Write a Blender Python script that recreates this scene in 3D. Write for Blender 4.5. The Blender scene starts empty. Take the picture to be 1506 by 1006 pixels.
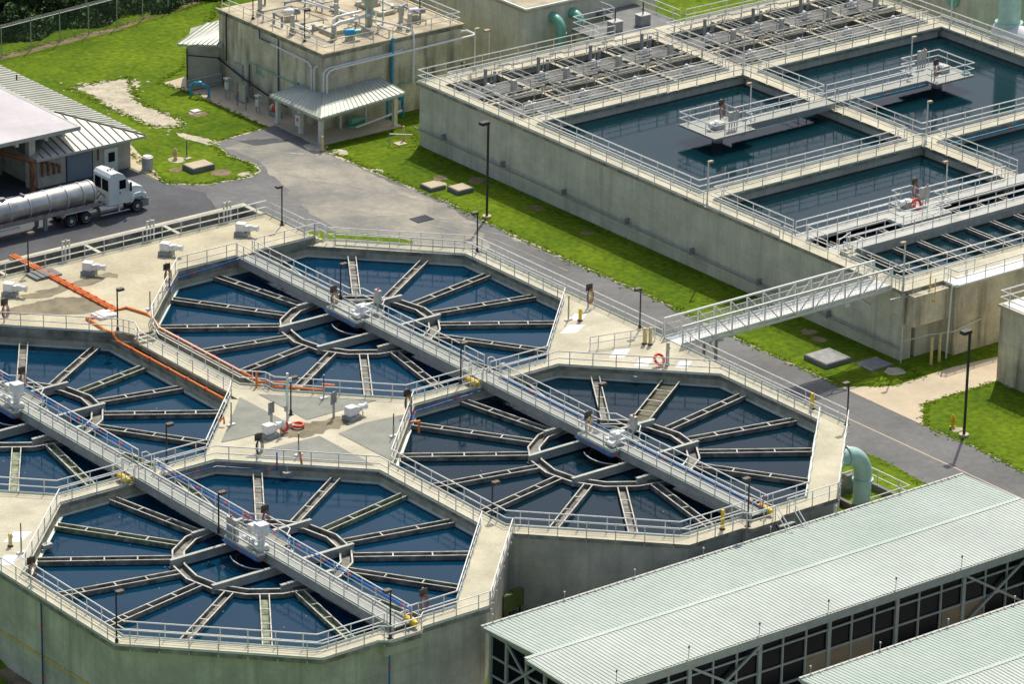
import bpy, bmesh, math, random
from mathutils import Vector, Matrix
from mathutils.geometry import tessellate_polygon
R = math.radians
random.seed(7)
scn = bpy.context.scene
COL = scn.collection

# ---------------------------------------------------------------- camera
cam = bpy.data.cameras.new('camera'); camo = bpy.data.objects.new('camera', cam); COL.objects.link(camo)
cr = Vector((0.78753, -0.61601, 0.01784)); cu = Vector((0.21487, 0.30160, 0.92891)); cf = Vector((0.57760, 0.72771, -0.36988))
mw = Matrix((cr, cu, -cf)).transposed().to_4x4(); mw.translation = Vector((-151.666, -216.329, 119.576))
camo.matrix_world = mw
cam.sensor_width = 36; cam.lens = 159.18; cam.clip_start = 1; cam.clip_end = 3000
scn.camera = camo

# ---------------------------------------------------------------- world, sun, exposure
w = bpy.data.worlds.new('World'); scn.world = w; w.use_nodes = True
nt = w.node_tree; bg = nt.nodes['Background']
sky = nt.nodes.new('ShaderNodeTexSky'); sky.sky_type = 'NISHITA'; sky.sun_disc = False
sky.sun_elevation = R(56); sky.sun_rotation = R(51); sky.altitude = 100; sky.air_density = 1.0; sky.dust_density = 3.5; sky.ozone_density = 0.5
nt.links.new(sky.outputs[0], bg.inputs[0]); bg.inputs[1].default_value = 0.13
sl = bpy.data.lights.new('sun', 'SUN'); sl.energy = 3.25; sl.angle = R(0.5); sl.color = (1, 0.95, 0.83)
so = bpy.data.objects.new('sun', sl); COL.objects.link(so)
so.rotation_euler = Vector((.52, .42, 1.0)).to_track_quat('Z', 'Y').to_euler(); so.location = (60, 60, 120)
vs = scn.view_settings; vs.view_transform = 'Standard'; vs.look = 'None'; vs.exposure = 0.10; vs.gamma = 1

# ---------------------------------------------------------------- materials
def newmat(name):
    m = bpy.data.materials.new(name); m.use_nodes = True
    n = m.node_tree.nodes; p = n['Principled BSDF']
    return m, m.node_tree, p
def mat(name, col, rough=.6, metal=0, var=.15, scale=2.0, bump=0.0, col2=None, spec=.5, detail=5, streak=0, streakcol=(.05,.05,.04), fine=0, joint=0, jz=True, slo=.5, shi=.74, ss=(1.5, 1.5, .10)):
    """position-based noise variation; streak>0 adds vertical run-down stains"""
    m, t, p = newmat(name); N = t.nodes; L = t.links
    geo = N.new('ShaderNodeNewGeometry')
    nz = N.new('ShaderNodeTexNoise'); nz.inputs['Scale'].default_value = scale; nz.inputs['Detail'].default_value = detail
    nz.inputs['Roughness'].default_value = .62
    L.new(geo.outputs['Position'], nz.inputs['Vector'])
    rp = N.new('ShaderNodeValToRGB'); L.new(nz.outputs[0], rp.inputs[0])
    c2 = col2 or tuple(c*(1-var*1.6) for c in col)
    rp.color_ramp.elements[0].position = .32; rp.color_ramp.elements[1].position = .68
    rp.color_ramp.elements[0].color = (*c2, 1); rp.color_ramp.elements[1].color = (*[min(1, c*(1+var*.5)) for c in col], 1)
    out = rp.outputs[0]
    if fine:
        n3 = N.new('ShaderNodeTexNoise'); n3.inputs['Scale'].default_value = scale*14; n3.inputs['Detail'].default_value = 3
        L.new(geo.outputs['Position'], n3.inputs['Vector'])
        mr = N.new('ShaderNodeMapRange'); mr.inputs[1].default_value = .3; mr.inputs[2].default_value = .7
        mr.inputs[3].default_value = 1-fine; mr.inputs[4].default_value = 1+fine; L.new(n3.outputs[0], mr.inputs[0])
        mx = N.new('ShaderNodeMix'); mx.data_type = 'RGBA'; mx.blend_type = 'MULTIPLY'; mx.inputs[0].default_value = 1
        L.new(out, mx.inputs[6]); L.new(mr.outputs[0], mx.inputs[7]); out = mx.outputs[2]
    if streak:
        mp = N.new('ShaderNodeMapping'); mp.inputs['Scale'].default_value = ss; L.new(geo.outputs['Position'], mp.inputs[0])
        n2 = N.new('ShaderNodeTexNoise'); n2.inputs['Scale'].default_value = 1.0; n2.inputs['Detail'].default_value = 4; n2.inputs['Roughness'].default_value = .55
        L.new(mp.outputs[0], n2.inputs['Vector'])
        r2 = N.new('ShaderNodeMapRange'); r2.inputs[1].default_value = slo; r2.inputs[2].default_value = shi; r2.inputs[3].default_value = 0; r2.inputs[4].default_value = streak
        L.new(n2.outputs[0], r2.inputs[0])
        mx = N.new('ShaderNodeMix'); mx.data_type = 'RGBA'; L.new(r2.outputs[0], mx.inputs[0])
        L.new(out, mx.inputs[6]); mx.inputs[7].default_value = (*streakcol, 1); out = mx.outputs[2]
    if joint:
        sp = N.new('ShaderNodeSeparateXYZ'); L.new(geo.outputs['Position'], sp.inputs[0])
        def mth(op, a, b=None, v=None):
            q = N.new('ShaderNodeMath'); q.operation = op; L.new(a, q.inputs[0])
            if b is not None: L.new(b, q.inputs[1])
            elif v is not None: q.inputs[1].default_value = v
            return q.outputs[0]
        s_ = mth('ADD', sp.outputs[0], sp.outputs[1]); f1 = mth('LESS_THAN', mth('FRACT', mth('MULTIPLY', s_, v=1/joint)), v=.035/joint)
        f2 = mth('LESS_THAN', mth('FRACT', mth('MULTIPLY', sp.outputs[2], v=1/2.45)), v=.012)
        ff = mth('MULTIPLY', mth('MAXIMUM', f1, f2) if jz else f1, v=.28)
        mp = N.new('ShaderNodeMapping'); mp.inputs['Scale'].default_value = (2.6, 2.6, .22); mp.inputs['Location'].default_value = (11, 5, 3); L.new(geo.outputs['Position'], mp.inputs[0])
        n2 = N.new('ShaderNodeTexNoise'); n2.inputs['Detail'].default_value = 3; n2.inputs['Scale'].default_value = 1; L.new(mp.outputs[0], n2.inputs['Vector'])
        r2 = N.new('ShaderNodeMapRange'); r2.inputs[1].default_value = .62; r2.inputs[2].default_value = .78; r2.inputs[3].default_value = 0; r2.inputs[4].default_value = .45 if jz else 0; L.new(n2.outputs[0], r2.inputs[0])
        mx = N.new('ShaderNodeMix'); mx.data_type = 'RGBA'; L.new(r2.outputs[0], mx.inputs[0]); L.new(out, mx.inputs[6]); mx.inputs[7].default_value = (.66, .65, .55, 1); out = mx.outputs[2]
        mx = N.new('ShaderNodeMix'); mx.data_type = 'RGBA'; L.new(ff, mx.inputs[0]); L.new(out, mx.inputs[6]); mx.inputs[7].default_value = (.12, .12, .10, 1); out = mx.outputs[2]
    L.new(out, p.inputs['Base Color'])
    p.inputs['Roughness'].default_value = rough; p.inputs['Metallic'].default_value = metal; p.inputs['Specular IOR Level'].default_value = spec
    if bump:
        b = N.new('ShaderNodeBump'); b.inputs['Strength'].default_value = bump; b.inputs['Distance'].default_value = .05
        nb = N.new('ShaderNodeTexNoise'); nb.inputs['Scale'].default_value = scale*9; nb.inputs['Detail'].default_value = 4
        L.new(geo.outputs['Position'], nb.inputs['Vector']); L.new(nb.outputs[0], b.inputs['Height']); L.new(b.outputs[0], p.inputs['Normal'])
    return m
def water_mat(name, deep, tint):
    m, t, p = newmat(name); N = t.nodes; L = t.links
    geo = N.new('ShaderNodeNewGeometry'); nz = N.new('ShaderNodeTexNoise'); nz.inputs['Scale'].default_value = .13; nz.inputs['Detail'].default_value = 3
    L.new(geo.outputs['Position'], nz.inputs['Vector'])
    mx = N.new('ShaderNodeMix'); mx.data_type = 'RGBA'; L.new(nz.outputs[0], mx.inputs[0]); mx.inputs[6].default_value = (*deep, 1); mx.inputs[7].default_value = (*tint, 1)
    L.new(mx.outputs[2], p.inputs['Base Color']); p.inputs['Roughness'].default_value = .035; p.inputs['IOR'].default_value = 1.33; p.inputs['Specular IOR Level'].default_value = .25
    mp = N.new('ShaderNodeMapping'); mp.inputs['Scale'].default_value = (1, 1.6, 1); mp.inputs['Rotation'].default_value = (0, 0, .6); L.new(geo.outputs['Position'], mp.inputs[0])
    n2 = N.new('ShaderNodeTexNoise'); n2.inputs['Scale'].default_value = 2.2; n2.inputs['Detail'].default_value = 4; n2.inputs['Distortion'].default_value = .6; L.new(mp.outputs[0], n2.inputs['Vector'])
    b = N.new('ShaderNodeBump'); b.inputs['Strength'].default_value = .10; b.inputs['Distance'].default_value = .05
    L.new(n2.outputs[0], b.inputs['Height']); L.new(b.outputs[0], p.inputs['Normal'])
    return m
M = {}
M['deck'] = mat('cream_concrete', (.575, .530, .385), .85, var=.16, scale=.4, bump=.1, fine=.08, joint=4.3, jz=False)
M['edge'] = mat('stained_shaded_edge', (.36, .34, .26), .9, var=.4, scale=.9, bump=.1, streak=.5, streakcol=(.15, .15, .11))  # stain and the shade on slab sides, both put into one darker colour
M['deckdirty'] = mat('stained_concrete', (.555, .495, .335), .85, var=.18, scale=.25, bump=.1, fine=.08)
M['wall'] = mat('grey_green_concrete', (.62, .605, .455), .9, var=.18, scale=.5, bump=.12, streak=.6, streakcol=(.30, .30, .20), fine=.06, joint=3.1)
M['basinwall'] = mat('pale_concrete_wall', (.66, .64, .50), .9, var=.16, scale=.4, bump=.1, streak=.55, streakcol=(.36, .35, .26), fine=.06, joint=2.6)
M['innerwall'] = mat('damp_concrete', (.56, .50, .345), .9, var=.22, scale=1.1, bump=.1, streak=.55, streakcol=(.20, .18, .12))
M['stainwall'] = mat('weathered_concrete', (.72, .65, .46), .9, var=.25, scale=.35, bump=.12, streak=.9, streakcol=(.10, .09, .06), fine=.08, joint=2.9, slo=.5, shi=.70, ss=(.75, .75, .11))
M['roofdeck'] = mat('tan_roof', (.55, .47, .32), .9, var=.3, scale=.5, bump=.1, fine=.08)
M['block'] = mat('grey_blockwork', (.48, .455, .36), .9, var=.15, scale=1.2, bump=.08, fine=.06)
M['mat'] = mat('grey_pad', (.28, .285, .24), .9, var=.13, scale=.6, bump=.05, fine=.07)
M['alum'] = mat('aluminium', (.90, .89, .83), .45, .05, var=.06, scale=3)
M['post'] = mat('aluminium_post', (.70, .70, .65), .45, .15, var=.06, scale=3)
M['kick'] = mat('kick_plate', (.72, .80, .72), .5, .2, var=.08, scale=2)
M['girder'] = mat('grey_paint', (.43, .44, .39), .5, .1, var=.15, scale=1.2, streak=.3, streakcol=(.25, .25, .22))
M['grating'] = mat('pale_grating', (.34, .35, .31), .7, .1, var=.1, scale=1.6, fine=.1)
M['trough'] = mat('trough_dark', (.25, .245, .21), .7, var=.5, scale=1.2)
M['algae'] = mat('trough_algae', (.27, .32, .19), .7, var=.5, scale=2.2)
M['algaedark'] = mat('dark_algae', (.13, .13, .06), .7, var=.6, scale=1.2)
M['rim'] = mat('trough_rim', (.60, .58, .49), .6, var=.3, scale=1.6, fine=.15)
M['dark'] = mat('dark_steel', (.035, .03, .028), .5, var=.2, scale=3)
M['lamphead'] = mat('bronze_lamp', (.11, .085, .06), .5, .2, var=.2, scale=4)
M['tanhead'] = mat('tan_lamp', (.45, .34, .2), .5, var=.1, scale=4)
M['white'] = mat('white_paint', (.82, .82, .79), .4, var=.08, scale=4)
M['whitewarm'] = mat('cream_paint', (.72, .73, .66), .45, var=.1, scale=3)
M['grey'] = mat('mid_grey', (.30, .31, .30), .6, var=.2, scale=2)
M['slab'] = mat('cover_slab', (.20, .205, .195), .8, var=.18, scale=.9, fine=.06)
M['coverdark'] = mat('dark_cover_slab', (.15, .155, .15), .8, var=.3, scale=.9, fine=.08)
M['cover_slab_pale'] = mat('pale_grey_walkway', (.50, .50, .45), .8, var=.12, scale=.6, fine=.05)
M['cgrey'] = mat('cabinet_grey', (.48, .48, .43), .5, .1, var=.1, scale=3)
M['yellow'] = mat('yellow_paint', (.85, .58, .02), .5, var=.15, scale=4)
M['cream'] = mat('cream_post', (.72, .56, .22), .55, var=.15, scale=4)
M['orange'] = mat('orange_pipe', (.85, .24, .03), .45, var=.2, scale=6)
M['red'] = mat('red_paint', (.75, .06, .03), .5, var=.15, scale=4)
M['rust'] = mat('rusty_steel', (.30, .12, .05), .8, var=.4, scale=4)
M['hose'] = mat('rust_hose', (.36, .14, .10), .6, var=.3, scale=8)
M['blue'] = mat('blue_hose', (.02, .18, .60), .4, var=.2, scale=6)
M['cyan'] = mat('blue_pipe', (.02, .35, .60), .4, var=.15, scale=4)
M['dkblue'] = mat('dark_blue_pipe', (.05, .10, .24), .5, var=.2, scale=4)
M['green'] = mat('green_pipe', (.20, .50, .36), .35, var=.12, scale=2)
M['teal'] = mat('teal_pipe', (.47, .70, .61), .35, var=.1, scale=1.5, spec=.6)
M['dkgreen'] = mat('dark_green_paint', (.10, .14, .02), .5, var=.2, scale=3)
M['roofgreen'] = mat('green_metal_roof', (.41, .465, .41), .5, .1, var=.10, scale=.12, fine=.05, col2=(.335, .415, .345))
M['roofgrey'] = mat('grey_metal_roof', (.42, .47, .42), .5, .1, var=.10, scale=.12, fine=.05)
M['roofpale'] = mat('pale_metal_roof', (.50, .52, .44), .5, .1, var=.14, scale=.5, fine=.05)
M['seam'] = mat('dark_seam', (.14, .13, .09), .6, var=.2, scale=3)
M['membrane'] = mat('pink_white_membrane', (.60, .56, .565), .8, var=.12, scale=.2, fine=.04)
M['steelgreen'] = mat('grey_green_steel', (.42, .46, .38), .5, .1, var=.12, scale=1.5)
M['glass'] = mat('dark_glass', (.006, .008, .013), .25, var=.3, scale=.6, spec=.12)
M['panel'] = mat('brown_panel', (.30, .24, .14), .6, var=.12, scale=1)
M['asphalt'] = mat('asphalt', (.165, .165, .160), .85, var=.2, scale=.16, bump=.15, fine=.12)
M['asphaltold'] = mat('worn_asphalt', (.35, .32, .25), .9, var=.2, scale=.21, col2=(.17, .17, .16), detail=9, bump=.15, fine=.1)
M['asphaltpale'] = mat('dusty_asphalt', (.36, .33, .26), .9, var=.25, scale=.8, col2=(.24, .23, .20), fine=.12)
M['asphaltdark'] = mat('dark_asphalt', (.075, .08, .09), .8, var=.25, scale=.2, bump=.15, fine=.12)
M['path'] = mat('tan_path', (.60, .50, .35), .9, var=.1, scale=.3, bump=.08, fine=.05)
M['stain'] = mat('wet_stain', (.25, .21, .13), .85, var=.25, scale=.9, fine=.1)
M['gravel'] = mat('pale_gravel', (.56, .50, .37), .95, var=.22, scale=1.1, bump=.6, fine=.4)
M['dirt'] = mat('brown_dirt', (.26, .19, .11), .95, var=.35, scale=.8, bump=.3, fine=.15)
M['grass'] = mat('grass', (.135, .198, .008), .95, var=.2, scale=.14, col2=(.062, .118, .005), bump=.7, fine=.3, detail=9, spec=.1)
M['tuft'] = mat('grass_tuft', (.135, .20, .008), .95, var=.3, scale=.6, col2=(.08, .14, .005), spec=.1)
M['leaf'] = mat('leaf', (.055, .115, .018), .8, var=.5, scale=1.3)
M['leafdark'] = mat('dark_leaf', (.03, .07, .015), .8, var=.5, scale=1.3)
M['bark'] = mat('bark', (.12, .09, .06), .9, var=.3, scale=3)
M['tank'] = mat('polished_tank', (.60, .585, .54), .33, .85, var=.2, scale=.8, streak=.3, streakcol=(.3,.29,.26))
M['truckpaint'] = mat('truck_white', (.74, .80, .76), .3, var=.05, scale=2, spec=.6)
M['tyre'] = mat('tyre', (.02, .02, .02), .8, var=.2, scale=6)
M['wheel'] = mat('wheel_rim', (.66, .66, .62), .4, .2, var=.15, scale=5)
M['doorgrey'] = mat('blue_grey_door', (.20, .25, .28), .5, var=.06, scale=1)
M['mesh'] = None
M['water_slate'] = water_mat('slate_water', (.002, .014, .026), (.003, .022, .036))
M['water_blue'] = water_mat('blue_water', (.001, .020, .048), (.002, .044, .088))
M['water_basin'] = water_mat('basin_water', (.003, .020, .028), (.005, .030, .040))
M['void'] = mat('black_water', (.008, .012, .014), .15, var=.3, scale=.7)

# ---------------------------------------------------------------- mesh helpers
LOC = {}          # accumulated world location of every object we parent to
class MB:
    def __init__(s): s.v = []; s.f = []
    def add(s, vs, fs):
        o = len(s.v); s.v += [tuple(v) for v in vs]; s.f += [tuple(i+o for i in f) for f in fs]; return s
    def box(s, x0, x1, y0, y1, z0, z1):
        return s.add([(x0,y0,z0),(x1,y0,z0),(x1,y1,z0),(x0,y1,z0),(x0,y0,z1),(x1,y0,z1),(x1,y1,z1),(x0,y1,z1)],
                     [(0,3,2,1),(4,5,6,7),(0,1,5,4),(1,2,6,5),(2,3,7,6),(3,0,4,7)])
    def bar(s, a, b, w, h, up=(0,0,1), shift=0):
        """rectangular bar from a to b, w across, h along up (centred)"""
        a = Vector(a); b = Vector(b); d = (b-a).normalized(); up = Vector(up)
        sd = d.cross(up)
        if sd.length < 1e-4: sd = d.cross(Vector((1,0,0)))
        sd.normalize(); u = sd.cross(d).normalized()
        vs = []
        for p in (a, b):
            for i, j in ((-1,-1),(1,-1),(1,1),(-1,1)): vs.append(p + sd*(i*w/2) + u*(j*h/2+shift))
        return s.add(vs, [(0,1,2,3),(7,6,5,4),(0,4,5,1),(1,5,6,2),(2,6,7,3),(3,7,4,0)])
    def tube(s, pts, r, n=6, closed=False, r2=None):
        pts = [Vector(p) for p in pts]; k = len(pts); rings = []
        u = None
        for i, p in enumerate(pts):
            if closed: d = (pts[(i+1) % k]-pts[i-1])
            else: d = pts[min(i+1,k-1)]-pts[max(i-1,0)]
            d.normalize()
            if u is None:
                u = d.cross(Vector((0,0,1)))
                if u.length < 1e-3: u = d.cross(Vector((1,0,0)))
            u = (u - d*u.dot(d)).normalized(); v = d.cross(u)
            sc = 1.0
            if 0 < i < k-1 or closed:
                d1 = (pts[i]-pts[i-1]).normalized(); d2 = (pts[(i+1) % k]-pts[i]).normalized()
                c = max(.5, math.sqrt(max(.01, (1+d1.dot(d2))/2))); sc = 1/c
                sc = min(sc, 1.4)
            rr = r if r2 is None else r+(r2-r)*i/(k-1)
            rings.append([p+(u*math.cos(a)+v*math.sin(a))*rr*sc for a in [2*math.pi*j/n for j in range(n)]])
        vs = [q for g in rings for q in g]; fs = []
        m = k if closed else k-1
        for i in range(m):
            o = i*n; o2 = ((i+1) % k)*n
            for j in range(n): fs.append((o+j, o+(j+1)%n, o2+(j+1)%n, o2+j))
        if not closed: fs += [tuple(range(n))[::-1], tuple(range((k-1)*n, k*n))]
        return s.add(vs, fs)
    def lathe(s, c, prof, n=20, axis='z', a0=0, caps=True):
        """prof = [(radius, height)...] about axis through c"""
        vs = []; c = Vector(c)
        for r_, h in prof:
            for j in range(n):
                a = 2*math.pi*j/n+a0; p, q = r_*math.cos(a), r_*math.sin(a)
                vs.append(c+Vector({'z':(p,q,h),'x':(h,p,q),'y':(q,h,p)}[axis]))
        fs = []
        for i in range(len(prof)-1):
            for j in range(n): fs.append((i*n+j, i*n+(j+1)%n, (i+1)*n+(j+1)%n, (i+1)*n+j))
        if caps: fs += [tuple(range(n))[::-1], tuple(range((len(prof)-1)*n, len(prof)*n))]
        return s.add(vs, fs)
    def prism(s, poly, z0, z1, holes=()):
        loops = [list(poly)]+[list(h) for h in holes]; flat = [p for l in loops for p in l]; n = len(flat)
        if len(loops) == 1 and n <= 4: tris = [tuple(range(n))]
        else: tris = tessellate_polygon([[Vector((p[0],p[1],0)) for p in l] for l in loops])
        vs = [(p[0],p[1],z1) for p in flat]+[(p[0],p[1],z0) for p in flat]; fs = []
        for t in tris:
            a = flat[t[0]]; b = flat[t[1]]; c = flat[t[2]]
            if (b[0]-a[0])*(c[1]-a[1])-(b[1]-a[1])*(c[0]-a[0]) < 0: t = tuple(reversed(t))
            fs.append(tuple(t))
            if z0 != z1: fs.append(tuple(i+n for i in reversed(t)))
        if z0 != z1:
            o = 0
            for l in loops:
                k = len(l)
                for i in range(k): fs.append((o+i, o+n+i, o+n+(i+1)%k, o+(i+1)%k))
                o += k
        return s.add(vs, fs)
    def sheet(s, poly, z): return s.prism(poly, z, z)
    def mesh(s, name, m, sm=True, off=(0,0,0)):
        me = bpy.data.meshes.new(name); ox, oy, oz = off
        me.from_pydata([(x-ox, y-oy, z-oz) for x, y, z in s.v], [], s.f)
        bm = bmesh.new(); bm.from_mesh(me); bmesh.ops.recalc_face_normals(bm, faces=bm.faces); bm.to_mesh(me); bm.free()
        me.materials.append(M[m] if isinstance(m, str) else m)
        if sm:
            me.polygons.foreach_set('use_smooth', [True]*len(me.polygons)); me.set_sharp_from_angle(angle=R(38))
        return me
    def build(s, name, m, parent=None, sm=True, loc=None):
        if parent is not None: off = LOC[parent.name]
        else: off = loc or (0,0,0)
        me = s.mesh(name, m, sm, off); o = bpy.data.objects.new(name, me); COL.objects.link(o)
        if parent is not None: o.parent = parent
        else: o.location = off
        LOC[o.name] = off
        return o
def tag(o, label=None, cat=None, group=None, kind=None):
    if label: o['label'] = label
    if cat: o['category'] = cat
    if group: o['group'] = group
    if kind: o['kind'] = kind
    return o
def thing(name, label, cat, loc=(0,0,0), group=None):
    o = bpy.data.objects.new(name, None); COL.objects.link(o); o.location = loc; o.empty_display_size = .3
    LOC[o.name] = tuple(loc); return tag(o, label, cat, group)
def inst(name, me, parent, loc):
    """part sharing a mesh, at world location loc"""
    o = bpy.data.objects.new(name, me); COL.objects.link(o); o.parent = parent
    b = LOC[parent.name]; o.location = (loc[0]-b[0], loc[1]-b[1], loc[2]-b[2]); LOC[o.name] = tuple(loc); return o
def copy_tree(o, loc=None, rz=None, label=None, parent=None):
    c = o.copy(); COL.objects.link(c)
    if parent is not None: c.parent = parent
    if loc is not None: c.location = loc; LOC[c.name] = tuple(loc)
    if rz is not None: c.rotation_euler = (0, 0, rz)
    if label: c['label'] = label
    for ch in o.children: copy_tree(ch, parent=c)
    return c
def edged(o):  # gives upright faces the darker colour with stain and shade painted in
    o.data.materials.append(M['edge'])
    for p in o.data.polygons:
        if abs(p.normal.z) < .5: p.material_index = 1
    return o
def structure(name, mb, m, kind='structure'): return tag(mb.build(name, m, sm=False), kind=kind)
def rough(pts, step=.9, amp=.16, seed=1):
    rd = random.Random(seed); out = []
    for i, a in enumerate(pts):
        b = pts[(i+1) % len(pts)]; n = max(1, int(math.hypot(b[0]-a[0], b[1]-a[1])/step))
        for j in range(n):
            t = j/n; out.append((a[0]+(b[0]-a[0])*t+rd.uniform(-amp, amp), a[1]+(b[1]-a[1])*t+rd.uniform(-amp, amp)))
    return out
def ngon(c, r, n, a0=0): return [(c[0]+r*math.cos(a0+2*math.pi*i/n), c[1]+r*math.sin(a0+2*math.pi*i/n)) for i in range(n)]
G = -5.6
S = 29.0
T8 = math.tan(math.pi/8)
def octo(c, aps):
    """octagon from eight apothems E,NE,N,NW,W,SW,S,SE"""
    out = []
    for i in range(8):
        a, b = i*math.pi/4, (i+1)*math.pi/4; p, q = aps[i], aps[(i+1) % 8]
        det = math.cos(a)*math.sin(b)-math.sin(a)*math.cos(b)
        out.append((c[0]+(p*math.sin(b)-q*math.sin(a))/det, c[1]+(q*math.cos(a)-p*math.cos(b))/det))
    return out          # vertex i lies between side i and side i+1

# ================================================================ ground, roads, lawns
def gz(x, y):
    sx = min(1, max(0, (-9-x)/4)); sy = min(1, max(0, (10-y)/6)); return G-1.7*sx*sy
xs = [-700,-300,-100,-50]+[-40+i*2 for i in range(21)]+[20,60,120,200,400,900]
ys = [-700,-300,-100,-50]+[-40+i*2 for i in range(28)]+[40,80,120,200,400,900]
gm = MB(); gm.add([(x,y,gz(x,y)) for y in ys for x in xs],
   [(j*len(xs)+i, j*len(xs)+i+1, (j+1)*len(xs)+i+1, (j+1)*len(xs)+i) for j in range(len(ys)-1) for i in range(len(xs)-1)])
structure('ground', gm, 'grass')
yard = [(44,-40),(50.4,-40),(50.7,-12.4),(50.9,-8),(51.2,-2.3),(50.4,.6),(45,2),(40,6),(40,46),(-60,46),(-60,79.2),(10,79.2),(42.1,79.2),(42.35,73.85),(44.9,71.7),(47.4,71.4),(48.96,71.2),(50.3,71.9),(51,73.5),(50.56,76.5),(51.25,79.74),(52.8,80.1),(57.2,80.7),(58.3,80.7),(58.3,74),(57.7,72.6),(57.82,65.4),(58.3,60),(58.45,56.5),(58.1,51),(58.04,42.8),(58.36,32.2),(57.97,20.7),(58.08,14.3),(58,8.8),(57.96,.1),(58.2,-5.4),(57.8,-10.4),(57.5,-40)]
structure('road', MB().sheet(rough(yard, 1.1, .12, 3), G+.004), 'asphalt')
structure('truck_yard', MB().sheet(rough([(-60,79.1),(42,79.1),(42.3,73.6),(43.5,70.5),(41.5,63),(38,53),(-60,53)], 1.2, .3, 21), G+.006).sheet([(-10,79),(33,79),(33,90),(-10,90)], G+.007), 'asphaltdark')
structure('yard', MB().sheet(rough([(51.2,78.6),(56,78.9),(57.3,72),(57.5,64),(57.9,57),(57.3,52),(55,47),(49,45),(46,46.5),(46.5,54),(48,62),(50.3,70.2),(51.6,73.6)], .8, .25, 4), G+.008), 'asphaltold')
structure('hall_apron', MB().sheet([(1,-60),(43.9,-60),(43.9,-8.5),(13,-8.5),(8,-15),(1,-16.2)], G+.003), 'cover_slab_pale')
structure('lawn_strip', MB().sheet(rough([(44.6,58.6),(47,56.8),(49.5,54.2),(50.7,51.3),(48,49),(42,54)], .5, .12, 55), G+.018), 'grass')
structure('path', MB().sheet([(57.93,8.9),(61.2,6.8),(67.2,7.0),(71.4,6.6),(75,6.6),(75,3.2),(60.67,3.04),(57.9,.1)], G+.012), 'path')
pv = MB().sheet([(42.15,79.1),(42.35,73.85),(45.35,83.7),(44.2,84.5),(42.2,84.5)], G+.012)
pv.sheet(rough([(56.6,95.6),(60.6,96),(60.6,92.2),(57,92.6),(56.5,94.5)], .8, .08, 6), G+.012)
pv.sheet(rough([(57.1,92.2),(60.6,92.2),(60.6,81),(58.4,80.6),(57.3,80.7),(57.1,85)], .8, .06, 8), G+.016)
structure('pavement', pv, 'path')
gr = MB().sheet(rough([(49.1,98.9),(51.1,99.3),(54.7,98.3),(55.1,96.8),(52.9,95.3),(52,93),(51.8,90.1),(52.4,89.1),(52.3,86.2),(51.4,85.1),(49.9,85.3),(49.3,87.2),(48.95,90.9),(49.4,94.2),(50,97.3)], .35, .32, 9), G+.008)
gr.sheet(rough([(50.1,84),(50.8,82.7),(51.7,80.1),(51,78.8),(50.3,80.7),(49.8,82.5)], .3, .2, 10), G+.010)
for x, y, r_ in [(54.5,87.5,.6),(46.3,78.2,.8),(60.2,60.9,.9),(57.6,74.2,1.0),(58.4,72.0,.8),(59.3,-1.9,.5),(68.3,1.9,.5),(63.3,8.9,.8),(48.9,71.9,.7),(57.7,47,.4),(58.2,66.5,.6),(63.9,22.6,.7),(63.6,24,.5)]:
    gr.sheet(rough(ngon((x,y), r_, 9), .3, .14, int(x*7+y)), G+.009)
gpoly = [(49.1,98.9),(51.1,99.3),(54.7,98.3),(55.1,96.8),(52.9,95.3),(52,93),(51.8,90.1),(52.4,89.1),(52.3,86.2),(51.4,85.1),(49.9,85.3),(49.3,87.2),(48.95,90.9),(49.4,94.2),(50,97.3)]
rg_ = random.Random(31)
for k in range(150):
    i = rg_.randrange(len(gpoly)); a, b = gpoly[i], gpoly[(i+1) % len(gpoly)]; f_ = rg_.random(); o_ = rg_.gauss(0, .55)
    gr.sheet(rough(ngon((a[0]+(b[0]-a[0])*f_+o_, a[1]+(b[1]-a[1])*f_+rg_.gauss(0,.55)), rg_.uniform(.04,.15), 6), .3, .03, k+300), G+.010+k*.00002)
structure('gravel', gr, 'gravel')
vg = MB()
def verge(line, wd, seed, z):
    rd_ = random.Random(seed); L1, L2 = [], []
    for i in range(len(line)-1):
        a, b = Vector(line[i]), Vector(line[i+1]); n_ = max(1, int((b-a).length/.5)); d = (b-a).normalized(); nn = Vector((-d.y, d.x))
        for j in range(n_):
            p = a+(b-a)*(j/n_); w1 = wd*max(0, rd_.gauss(.28,.3)); w2 = wd*rd_.uniform(.0,.3); L1.append(tuple(p+nn*w1)); L2.append(tuple(p-nn*w2))
    for i in range(len(L1)-1): vg.add([(*L1[i],z),(*L1[i+1],z),(*L2[i+1],z),(*L2[i],z)], [(0,1,2,3)])
verge([(58.3,80),(57.7,72.6),(57.9,65.4),(58.35,60),(58.5,56.5),(58.15,51),(58.1,42.8),(58.4,32.2),(58,20.7),(58.1,9)], -.38, 5, G+.013)
verge([(42.3,73.8),(44.9,71.7),(48.96,71.2),(50.3,71.9),(51,73.5),(50.5,76.5),(51.2,79.7),(52.8,80.1),(57.2,80.7)], .35, 6, G+.013)
verge([(58,.1),(58.2,-5.4),(57.8,-10.4),(57.5,-40)], -.2, 7, G+.013)
structure('verge', vg, 'gravel')
dt = MB()
for k, (x, y, r_) in enumerate([(63.3,18.6,.6),(62.9,17,.6),(63.6,60,.8),(63.2,45,.5),(63.5,52,.7),(46.4,78.5,.7),(47.5,73.5,.8),(45,76.2,.6),(61.5,62.2,.6),(54.4,87,.9)]):
    dt.sheet(rough(ngon((x,y), r_, 9), .3, .2, k+40), G+.005)
fb = [(40+i*2, 109.1+max(0,40+i*2-49)*.11+max(0,40+i*2-62)*.12+random.uniform(-.25,.25)) for i in range(34)]
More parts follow.
